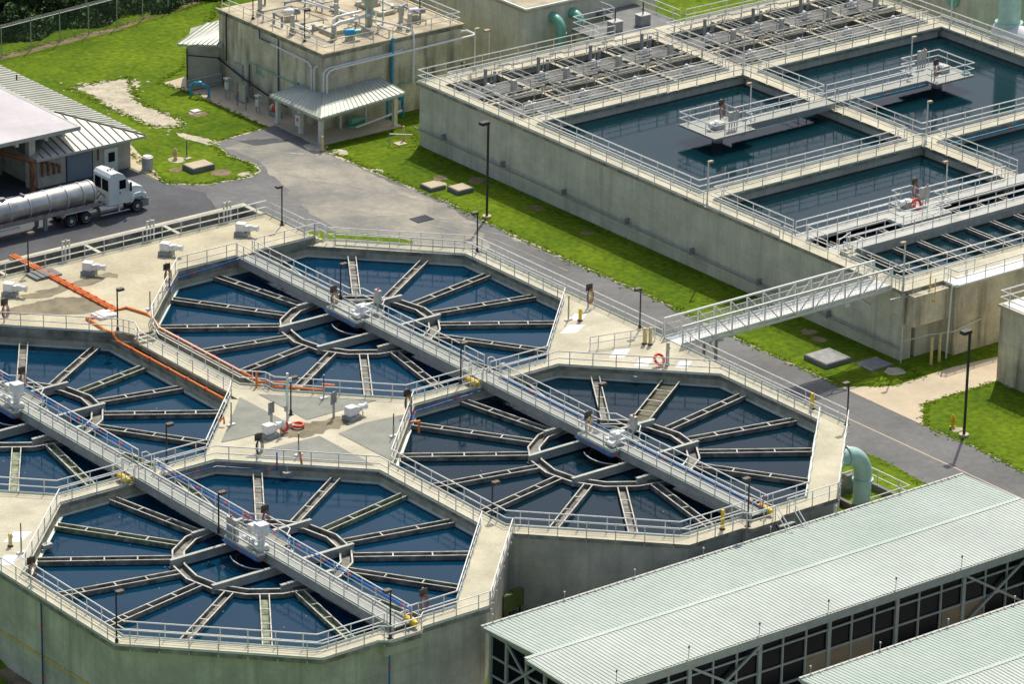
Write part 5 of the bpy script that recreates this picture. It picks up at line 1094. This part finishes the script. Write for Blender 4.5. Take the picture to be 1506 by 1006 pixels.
# hose reels : board on post with coiled hose
def reel(label, x, y, z, m='hose', yel=True, a=0.0):
    t = thing('hose_reel', label, 'hose reel', (x,y,z), 'hose racks on the decks and bridges')
    MB().box(x-.05,x+.05,y-.03,y+.03,z,z+1.9).build('post', 'cgrey', t, sm=False); MB().box(x-.3,x+.3,y-.1,y-.06,z+1.35,z+1.85).build('board', 'lamphead', t, sm=False)
    h = MB()
    for k in range(4): h.tube([(x+(.17+.05*k)*math.cos(q), y-.14-.03*k, z+.92+(.42+.055*k)*math.sin(q)) for q in [i*math.pi/10 for i in range(20)]], .022, 6, closed=True)
    h.build('hose', m, t)
    if yel: MB().box(x+.12,x+.2,y-.2,y-.14,z+.5,z+1.4).build('nozzle', 'yellow', t, sm=False)
    t.rotation_euler = (0,0,a); return t
for lab, x, y, z, m, yel in [('hose rack with reddish hose on the near walkway beside the bridge end',2.3,-13.95,0,'hose',False),('hose rack with dark blue pipe at the left corner of the nearest tank',-14.75,4.2,0,'hose',False),
  ('hose rack with yellow nozzle at the left corner of the far tank',20.4,41.2,.5,'hose',True),('hose rack with orange hoses at the left end of the raised deck',7.0,42.0,.5,'hose',False),
  ('hose rack with thin dark hose on the plaza edge above the nearest tank',8.2,12.2,0,'dark',False),('hose rack with yellow nozzle on the road side rail of the wedge deck',43.8,21.1,0,'hose',True),
  ('hose rack with red and yellow hose at the plaza corner of the slate tank',20.9,12.6,0,'hose',True),('hose rack with reddish hose on the bridge platform of the far tank',S-1.2,S+1.7,.4,'hose',True),
  ('hose rack with cream hose on the bridge platform of the slate tank',S-1.1,1.6,.4,'path',True),('hose rack with reddish hose behind the nearest tank bridge platform',1.2,1.5,.4,'hose',False),
  ('hose rack with reddish hose on the left tank bridge platform',1.2,S+1.5,.4,'hose',False),('tall reddish hose hoop on the platform of the first large basin',78.2,46.6,.4,'hose',False),
  ('reddish hose hoop on the platform of the far right basin',99.8,44.3,.4,'hose',False),('reddish hose hoop on the platform of the third basin',78.9,24.3,0,'hose',False)]: reel(lab, x, y, z, m, yel)
# bridge drives
def drive(label, cx, cy, cube):
    t = thing('bridge_drive', label, 'drive unit', (cx,cy,.4), 'drive units at the bridge centres')
    if cube:
        MB().box(cx-.95,cx-.2,cy-1.1,cy-.4,.405,.75).build('base', 'whitewarm', t, sm=False); MB().lathe((cx-.6,cy-.75,.75), [(.25,0),(.25,.75),(.34,.8)], 14).lathe((cx-1.05,cy-.3,.7), [(.22,0),(.22,.45)], 12).build('gearbox', 'white', t)
        MB().box(cx-.95,cx-.2,cy-1.1,cy-.4,1.55,2.2).build('motor_cover', 'white', t, sm=False); MB().box(cx-.75,cx-.1,cy+.1,cy+.6,1.3,1.75).build('motor_cover', 'whitewarm', t, sm=False); MB().lathe((cx-1.1,cy+.3,.95), [(.2,-.15),(.2,.15)], 12, 'y').build('lamp', 'white', t)
    else:
        MB().box(cx-.8,cx+.15,cy-.95,cy-.1,.405,.72).build('base', 'cgrey', t, sm=False); MB().box(cx-.85,cx+.2,cy-1.0,cy-.05,.72,.84).build('base_plate', 'white', t, sm=False)
        MB().lathe((cx-.7,cy-.5,1.05), [(.22,0),(.3,.1),(.3,.7),(.2,.8),(.2,1.15),(.08,1.2)], 14, 'x').lathe((cx-.3,cy-.5,.84), [(.36,0),(.36,.35),(.2,.45)], 14).build('motor', 'white', t)
        MB().lathe((cx-1.0,cy-.9,.7), [(.16,-.3),(.16,.3)], 12, 'y').build('pump', 'white', t)
    t2 = thing('control_cabinet', label.replace('drive unit', 'control cabinet with red light'), 'cabinet', (cx,cy,.4), 'control cabinets on the bridges')
    if cube:
        for k, dy in enumerate((1.15,1.75)): MB().box(cx-1.25,cx-1.0,cy+dy,cy+dy+.45,.41,1.85).build('panel', 'cgrey', t2, sm=False)
        MB().lathe((cx-1.1,cy+1.9,1.85), [(.07,0),(.07,.14)], 8).build('light', 'red', t2)
    else:
        MB().box(cx+.95,cx+1.2,cy-1.0,cy-.4,1.15,2.15).build('cabinet', 'cgrey', t2, sm=False); MB().box(cx+1.0,cx+1.1,cy-.75,cy-.65,.41,1.15).build('leg', 'cgrey', t2, sm=False); MB().lathe((cx+1.08,cy-.7,2.15), [(.07,0),(.07,.15)], 8).build('light', 'red', t2)
drive('white drive unit on the bridge over the far tank', S, S, False); drive('white drive unit on the bridge over the slate tank', S, 0, False)
drive('white drive unit with cube cover on the bridge over the nearest tank', 0, 0, True); drive('white drive unit with cube cover on the bridge over the left tank', 0, S, True)
# blue hoses
def hose(label, pts, r_=.05, m='blue', nred=0):
    t = thing('blue_hose', label, 'hose', pts[0], 'blue hoses along rails and bridges'); MB().tube(pts, r_, 8).build('hose', m, t)
    if nred:
        c_ = MB(); P = [Vector(p) for p in pts]
        for i in range(nred):
            f_ = (i+.5)/nred*(len(P)-1); k = int(f_); p = P[k].lerp(P[k+1], f_-k); d = (P[k+1]-P[k]).normalized()*.12; c_.tube([p-d,p+d], r_*1.3, 8)
        c_.build('coupling', 'red', t)
hose('blue hose with red couplings along the right rail of the nearest bridge, near half', [(.72,13.0,1.15),(.72,3,1.15),(.72,2.5,1.15),(.72,-6,1.15),(.72,-14.8,1.15),(.72,-14.9,.5)], .055, nred=16)
hose('blue hose with red couplings along the right rail of the left bridge', [(.72,S+13,1.15),(.72,S+2.5,1.15),(.72,16,1.15)], .055, nred=12)
hose('blue hose under the rail of the tank corner behind the nearest tank', [(.9,13.2,-.2),(5.6,13.25,-.3),(8.1,10.8,-.3),(8.5,10.4,-.3),(8.5,10.4,1.0)], .05, nred=3)
hose('blue hose along the walkway edge beside the slate tank corner', [(S-.9,13.3,-.2),(S-6.8,13.28,-.35),(S-8.2,11.9,-.4),(S-8.2,11.9,1.0)], .05, nred=4)
hose('blue hose along the wall of the far tank beside the bridge end', [(S-.8,43.2,.35),(22.6,43.1,.1),(20.6,41.0,0),(20.5,41.0,1.2)], .05, nred=2)
hose('blue hose edging the platform of the nearest tank', [(-1.5,2.3,.2),(-1.52,-1.6,.2),(-.9,-1.65,.2)], .05, nred=2); hose('blue hose edging the platform of the slate tank', [(S-1.5,2.3,.2),(S-1.52,-1.6,.2),(S-.9,-1.65,.2)], .05, nred=2); hose('blue hose edging the platform of the far tank', [(S-1.5,S+2.3,.2),(S-1.52,S-1.6,.2),(S-.9,S-1.65,.2)], .05, nred=2); hose('blue hose edging the platform of the left tank', [(-1.5,S+2.3,.2),(-1.52,S-1.6,.2),(-.9,S-1.65,.2)], .05, nred=2)
hose('blue hose along the deck edge of the slate tank bridge', [(S+.58,13,.5),(S+.58,2,.5),(S+.58,-13.5,.5),(S+.58,-14.6,.5),(S+.58,-14.7,1.5)], .04, nred=7)
hose('blue pipe running down the near wall below the bump-out lamp', [(-1.45,-15.6,-.4),(-1.45,-15.6,-6)], .06, 'blue', 2); hose('blue pipe running down the near left wall', [(-15.4,2.0,-.2),(-15.4,2.0,-7.2)], .06, 'dkblue', 2)
hose('blue hose along the lower edge of the far right platform bridge', [(90.2,44.5,.1),(99,44.5,.1)], .06, 'cyan', 1); hose('blue hose along the coping beyond the divider at the right edge', [(90,33.35,-.4),(106,33.35,-.4)], .07, 'cyan', 1)
hose('yellow pipe sloping along the near left wall', [(-15.3,14,-4.5),(-15.3,2.4,-4.15),(-15.3,-5,-3.95)], .05, 'yellow')
# yellow covers at the bridge crossings
for lab, x, y, z in (('yellow rounded cover at the bridge crossing between far and slate tanks',S-1.15,14.0,0),('yellow rounded cover at the bridge crossing left of the nearest tank',-1.15,14.0,0),('yellow rounded cover at the bridge end by the stairs',S+1.0,-14.6,0),('yellow rounded cover at the near bridge end beside the hose rack',.95,-14.7,0)):
    t = thing('wheel_cover', lab, 'cover', (x,y,z), 'yellow covers at the bridge ends'); MB().lathe((x-.15,y,z+.35), [(.02,-.75),(.16,-.65),(.24,-.3),(.24,.3),(.16,.65),(.02,.75)], 14, 'y').build('cover', 'yellow', t); MB().box(x-.3,x+.1,y-.35,y+.35,z,z+.14).build('base', 'grey', t, sm=False)
# poles, stands, signs, life rings
def pole(label, x, y, z, h, base='white', pm='dark', rr=.04):
    t = thing('instrument_pole', label, 'pole', (x,y,z), 'instrument poles on the decks'); MB().tube([(x,y,z+.5*h),(x,y,z+h)], rr, 8).build('rod', pm, t); MB().tube([(x,y,z+.1),(x,y,z+.5*h)], rr*1.6, 8).build('sleeve', 'cgrey', t)
    MB().box(x-.3,x+.3,y-.12,y+.12,z,z+.12).build('foot', base, t, sm=False); MB().lathe((x,y,z+h), [(.05,0),(.05,.06)], 8).build('cap', 'white', t)
for a_ in [('slim instrument pole on the left side of the plaza',10.0,17.9,0,1.7),('slim instrument pole on the plaza near the far tank rail',17.9,18.1,0,1.75),('slim instrument pole on the plaza near the slate tank rail',17.8,9.9,0,1.7),('slim instrument pole on the plaza near the nearest tank rail',10.7,11,0,1.6),
  ('slim instrument pole on the left deck beside the white patch',-12.8,8.4,0,2.1),('slim instrument pole on the wedge deck near the far tank',41,19.9,0,1.9),('instrument pole on the raised deck corner above the far tank',16.9,38.1,.5,1.4)]: pole(*a_)
t = thing('flag_pole', 'tall thick white pole in the centre of the plaza', 'pole', (12.9,15.4,0)); MB().tube([(12.9,15.4,0),(12.9,15.4,4.0)], .09, 12).build('pole', 'kick', t); MB().box(12.7,13.1,15.2,15.6,0,.35).build('base', 'white', t, sm=False); MB().box(13.0,13.25,15.35,15.45,3.3,3.6).build('floodlight', 'white', t, sm=False); MB().box(12.75,12.8,15.25,15.55,1.2,1.6).build('junction_box', 'cgrey', t, sm=False)
for lab, x, y in (('grey sign board on a post behind the left plaza motor',12,16),('grey sign board on a post left of the right plaza motor',16.5,15)):
    t = thing('sign_board', lab, 'sign', (x,y,0), 'grey sign boards on the plaza'); MB().box(x-.07,x+.07,y-.05,y+.05,0,1.9).build('post', 'cgrey', t, sm=False); MB().box(x-.3,x-.02,y-.08,y-.05,1.0,1.9).box(x+.02,x+.2,y-.08,y-.05,1.1,1.95).build('board', 'grey', t, sm=False)
def life_ring(label, x, y, z, tilt=0, r_=.38):
    t = thing('life_ring', label, 'life ring', (x,y,z), 'red life rings'); MB().tube([(x+r_*math.cos(q), y+r_*math.sin(q)*math.cos(tilt), z+.1+r_*math.sin(q)*math.sin(tilt)) for q in [i*math.pi/12 for i in range(24)]], .1, 10, closed=True).build('ring', 'red', t)
    MB().box(x-r_-.1,x-r_+.12,y-.05,y+.05,z+.02,z+.21).build('band', 'white', t, sm=False)
life_ring('red life ring lying at the foot of the thick white plaza pole', 13.5, 15.0, .1); life_ring('red life ring on the wedge deck beside the pale patch', 40.7, 9.3, .4, .9); life_ring('red life ring on the platform of the third basin', 77.8, 22.7, .3, 1.0); life_ring('orange red ring hung on the end of the left plaza motor', 12.2, 14.8, .35, 1.2, .3)
# wedge deck stands
for lab, x, y, h, m in (('yellow hand valve stand on the wedge deck',41.6,19.3,.95,'yellow'),('cream valve post at the low railing end, left',42.5,13.1,1.25,'cream'),('cream valve post at the low railing end, right',42.75,12.75,1.35,'cream'),('grey and yellow instrument stand near the red life ring',41.3,9.1,1.7,'cgrey'),
   ('cream valve post on the left deck by the white patches',-12.8,9.7,.9,'cream'),('yellow instrument stand on the walkway by the stairs of the slate tank',25.9,-14.9,1.4,'yellow'),('yellow frame stand on the road side walkway near the green elbow pipe',44.2,-3.0,1.2,'yellow')):
    t = thing('valve_stand', lab, 'valve stand', (x,y,0), 'valve stands on the decks'); MB().box(x-.09,x+.09,y-.09,y+.09,0,h).build('post', m, t, sm=False); MB().box(x-.14,x+.14,y-.14,y+.14,0,.1).build('foot', 'dark', t, sm=False); MB().lathe((x+.12,y,h*.75), [(.12,-.04),(.12,.04)], 10, 'x').build('gauge', 'white', t)
for lab, x in (('cream gate frame on the channel rail near the orange pipes',17.5),('cream gate frame on the channel rail in the middle of the raised deck',25.0),('cream gate frame on the channel rail near the far corner',32.0)):
    t = thing('gate_frame', lab, 'gate frame', (x,50.2,.3), 'gate frames on the channel'); MB().box(x-.35,x-.27,50.1,50.22,.3,1.9).build('post', 'whitewarm', t, sm=False); MB().box(x+.27,x+.35,50.1,50.22,.3,1.9).build('post', 'whitewarm', t, sm=False); MB().box(x-.35,x+.35,50.08,50.24,1.9,2.0).build('crossbar', 'cgrey', t, sm=False); MB().box(x-.05,x+.05,50.12,50.2,.4,2.1).build('stem', 'cgrey', t, sm=False)
t = thing('sign_board', 'grey panel on posts at the left end of the channel rail', 'panel', (11.6,51,.4)); MB().box(11.3,11.4,50.9,51,.2,1.9).box(11.4,11.9,50.9,51,1.2,1.9).build('board', 'cgrey', t, sm=False)
# wall boxes hung over the water
for lab, x, y, z in (('small grey box hung on the plaza wall of the nearest tank',9.0,9.85,-.42),('small grey box hung on the left wall of the nearest tank',-10.3,9.35,-.42),('small grey box hung on the back wall of the slate tank',38.9,9.5,-.42)):
    t = thing('level_box', lab, 'box', (x,y,z), 'grey boxes hung on tank walls'); MB().box(x-.35,x+.35,y-.2,y+.2,z-.2,z+.08).build('box', 'cgrey', t, sm=False); MB().tube([(x,y,z+.08),(x,y+.2,z+.5)], .04, 6).build('bracket', 'cgrey', t)
# cabinets and motors on the basin platforms
for lab, x, y, z in (('pair of grey control cabinets with red light on the first basin platform',77.7,44.4,.4),('pair of grey control cabinets with red light on the far right basin platform',101.2,47.4,.4),('pair of grey control cabinets with red light on the third basin platform',78.8,22.9,0)):
    t = thing('control_cabinet', lab, 'cabinet', (x,y,z), 'cabinet pairs on basin platforms')
    for dx in (-.3,.25): MB().box(x+dx-.2,x+dx+.2,y-.1,y+.1,z+.75,z+1.55).box(x+dx-.16,x+dx-.11,y-.05,y+.05,z,z+.75).box(x+dx+.11,x+dx+.16,y-.05,y+.05,z,z+.75).build('cabinet', 'cgrey', t, sm=False)
    MB().lathe((x+.25,y,z+1.55), [(.07,0),(.07,.14)], 8).build('light', 'red', t)
for lab, x, y, z in (('white drive motor on the first basin platform',76.5,45.3,.4),('white drive motor on the far right basin platform',101.6,45.6,.4),('white drive motor with box on the third basin platform',77.2,23.4,0)):
    t = thing('drive_motor', lab, 'motor', (x,y,z), 'drive motors on basin platforms'); MB().box(x-.1,x+.8,y-.4,y+.4,z+.005,z+.55).build('base', 'cgrey', t, sm=False); MB().lathe((x-.7,y,z+.45), [(.1,0),(.24,.1),(.24,.6),(.3,.65),(.3,.9),(.15,1.1)], 14, 'x').build('motor', 'white', t)
t = thing('net', 'small green net at the corner of the far right platform', 'net', (103.3,43.9,.45)); MB().tube([(103.1+.35*math.cos(q),44+.3*math.sin(q),.5) for q in [i*math.pi/8 for i in range(16)]], .05, 6, closed=True).build('rim', 'teal', t); MB().lathe((103.1,44,.42), [(.3,0),(.3,.05)], 12).build('mesh', 'green', t)
t = thing('access_ladder', 'small crossover steps with handrails between the trough strips', 'steps', (66.4,18.4,0))
for k in range(3): MB().box(66.3,67.2,18.2+.4*k-.6,18.55+.4*k-.6,.003,.14+.14*k).build('tread', 'deck', t, sm=False)
for dy in (-.8,.6): MB().tube([(66.2,18.2+dy,.1),(66.2,18.2+dy,1.1),(67.3,18.2+dy,1.5),(67.3,18.2+dy,.2)], .035, 6).build('handrail', 'alum', t)

# ================================================================ teal elbow pipe, pit and stairs by the slate tank, green boxes in the notch
t = thing('elbow_pipe', 'large light green elbow pipe beside the slate tank and road', 'pipe', (44.2,-8.5,G))
MB().tube([(40.6,-8.5,-1.15)]+elbow((42.4,-8.5,-1.15),(44.15,-8.5,-3.0),10)+[(44.15,-8.5,-7)], .62, 28).build('pipe', 'teal', t)
for q_ in (MB().lathe((44.15,-8.5,-3.45), [(.62,0),(.75,.03),(.75,.2),(.62,.23)], 28), MB().lathe((42.5,-8.5,-1.15), [(.62,-.1),(.73,-.08),(.73,.08),(.62,.1)], 28, 'x')): q_.build('flange', 'teal', t)
t = thing('pipe_pit', 'concrete pit with white railing round the large green elbow pipe', 'pit', (45.4,-7.8,G))
MB().prism([(43.4,-10.2),(47.3,-10.2),(47.3,-5.6),(43.4,-5.6)], G-.1, G+.5, [[(43.7,-9.9),(47.0,-9.9),(47.0,-5.9),(43.7,-5.9)]]).build('pit_wall', 'slab', t, sm=False)
MB().box(44.9,45.5,-6.2,-5.5,G+.5,G+1.5).build('pit_post', 'slab', t, sm=False)
railing('white railing round the pit of the large green elbow pipe', [[(44.6,-5.75),(47.15,-5.75),(47.15,-10.0),(43.5,-10.0)]], G+.5, kick=False)
t = thing('stairway', 'short steep stairs with handrails leading down behind the green roof', 'stairs', (30.3,-15.8,0))
for k in range(8): MB().box(29.7,31.0,-16.3-.28*k,-16.02-.28*k,-.35-.22*k,-.3-.22*k).build('tread', 'grating', t, sm=False)
for x in (29.65,31.05): MB().tube([(x,-15.6,0),(x,-15.6,1.0),(x,-16.0,1.0),(x,-18.6,-1.1),(x,-18.6,-2.2)], .035, 6).tube([(x,-16.0,.5),(x,-18.6,-1.6)], .03, 6).build('handrail', 'alum', t); MB().bar((x,-15.95,-.25),(x,-18.5,-2.3),.05,.22).build('stringer', 'slab', t, sm=False)
for lab, dx in (('left dark green electrical box in the notch between tanks',0),('right dark green electrical box in the notch between tanks',1.0)):
    x, y = 12.9+dx, -9.0+dx*.25; t = thing('electrical_box', lab, 'box', (x,y,G), 'green electrical boxes in the notch'); MB().box(x-.42,x+.42,y-.2,y+.2,G+1.1,G+2.3).build('box', 'dkgreen', t, sm=False); MB().box(x-.3,x-.22,y-.05,y+.05,G,G+1.1).box(x+.22,x+.3,y-.05,y+.05,G,G+1.1).build('leg', 'dark', t, sm=False); MB().tube([(x,y,G+1.1),(x+.1,y-.1,G+.4),(x+.5,y-.2,G+.2)], .05, 6).build('conduit', 'grey', t)
t = thing('pipe_rack', 'grey pipes on stands at the wall foot behind the green roof', 'pipework', (16,-10,G))
for k in range(3): MB().tube([(13.8,-9.6-k*.3,G+.5+.25*k),(20,-11.2-k*.3,G+.5+.25*k),(24,-16,G+.5+.25*k)], .07, 6).build('pipe', 'cgrey', t)
for x, y in ((15,-10.3),(17.5,-10.9)): MB().box(x-.05,x+.05,y-.05,y+.05,G,G+1.7).build('stand', 'grey', t, sm=False)

# ================================================================ small things on the ground
def vault(label, x, y, a, b, h, m='path', lid=None):
    t = thing('vault', label, 'vault', (x,y,G), 'concrete vaults in the lawns'); MB().box(x-a,x+a,y-b,y+b,G,G+h).build('base', 'slab', t, sm=False); MB().box(x-a+.08,x+a-.08,y-b+.08,y+b-.08,G+h,G+h+.04).build('lid', lid or m, t, sm=False)
vault('large pale rectangular concrete vault in the lawn near the truck', 46.5, 75.3, 1.1, .78, .42); vault('left one of two flat concrete vaults by the long grey wall', 59.5, 60.5, .75, .75, .3); vault('right one of two flat concrete vaults by the long grey wall', 60.9, 58.6, .8, .75, .35)
vault('concrete vault with dark steel lid on the grass near the footbridge', 60.6, 13.4, 1.25, 1.25, .35, lid='grey'); vault('flat grey steel vault cover next to the basin wall corner', 62.9, 10.8, 1.1, 1.0, .06, lid='grey')
vault('small white round-cornered cover in the lawn beside the gravel', 54.6, 87.6, .45, .4, .06, m='white')
t = thing('drain_grate', 'black rectangular drain grate in the worn road', 'drain', (54.3,55.1,G)); MB().box(53.5,55.1,54.5,55.7,G+.012,G+.05).build('frame', 'void', t, sm=False)
gr_ = MB()
for i in range(9): gr_.box(53.6+i*.165,53.63+i*.165,54.6,55.6,G+.05,G+.056)
gr_.build('grate', 'dark', t, sm=False)
def hydrant(label, x, y, m):
    t = thing('fire_hydrant', label, 'hydrant', (x,y,G)); MB().lathe((x,y,G), [(.22,0),(.22,.06),(.14,.08),(.14,.6),(.2,.62),(.2,.68),(.17,.8),(.08,.92),(.05,.98)], 16).build('body', m, t); MB().lathe((x,y,G+.48), [(.09,-.26),(.09,.26)], 12, 'x').lathe((x,y-.1,G+.48), [(.12,-.14),(.12,0)], 12, 'y').build('outlet', m, t)
hydrant('yellow fire hydrant in the lawn beside the tall lamp post', 59.4, -1.4, 'yellow'); hydrant('cream fire hydrant on a dirt patch in the lawn near the truck', 46.3, 78.4, 'cream')
t = thing('marker_post', 'thin blue marker post beside the cream hydrant', 'post', (47.3,78.2,G)); MB().tube([(47.3,78.2,G),(47.3,78.2,G+1.5)], .05, 6).build('rod', 'dkblue', t); MB().box(46.9,47.5,77.7,78.1,G,G+.08).build('foot', 'path', t, sm=False)
for lab, x, y, h, m in (('cream bollard at the front canopy post',57.4,73.0,1.35,'cream'),('cream bollard on the grass right of the canopy',64.5,71.2,1.35,'cream'),('yellow bollard in the grass beyond the green roof end',52.6,-10.4,.9,'yellow'),('left yellow bollard in the corner of the basin wall',66.3,8.3,2.2,'cream'),('right yellow bollard in the corner of the basin wall',67.2,8.4,2.3,'cream')):
    t = thing('bollard', lab, 'bollard', (x,y,G), 'bollards'); MB().lathe((x,y,G), [(.11,0),(.11,h-.06),(.07,h)], 14).build('post', m, t); MB().lathe((x,y,G), [(.2,0),(.2,.04)], 14).build('collar', 'dirt', t)
t = thing('wall_handrail', 'short grey handrail at the far corner of the long grey wall', 'handrail', (63.4,70.6,G)); MB().tube([(62.9,71.0,G),(62.9,71.0,G+1.0),(64.5,70.0,G+.9)], .05, 6).build('rail', 'cgrey', t); MB().box(63.4,64.3,70.4,71.2,G,G+.08).build('foot', 'path', t, sm=False)
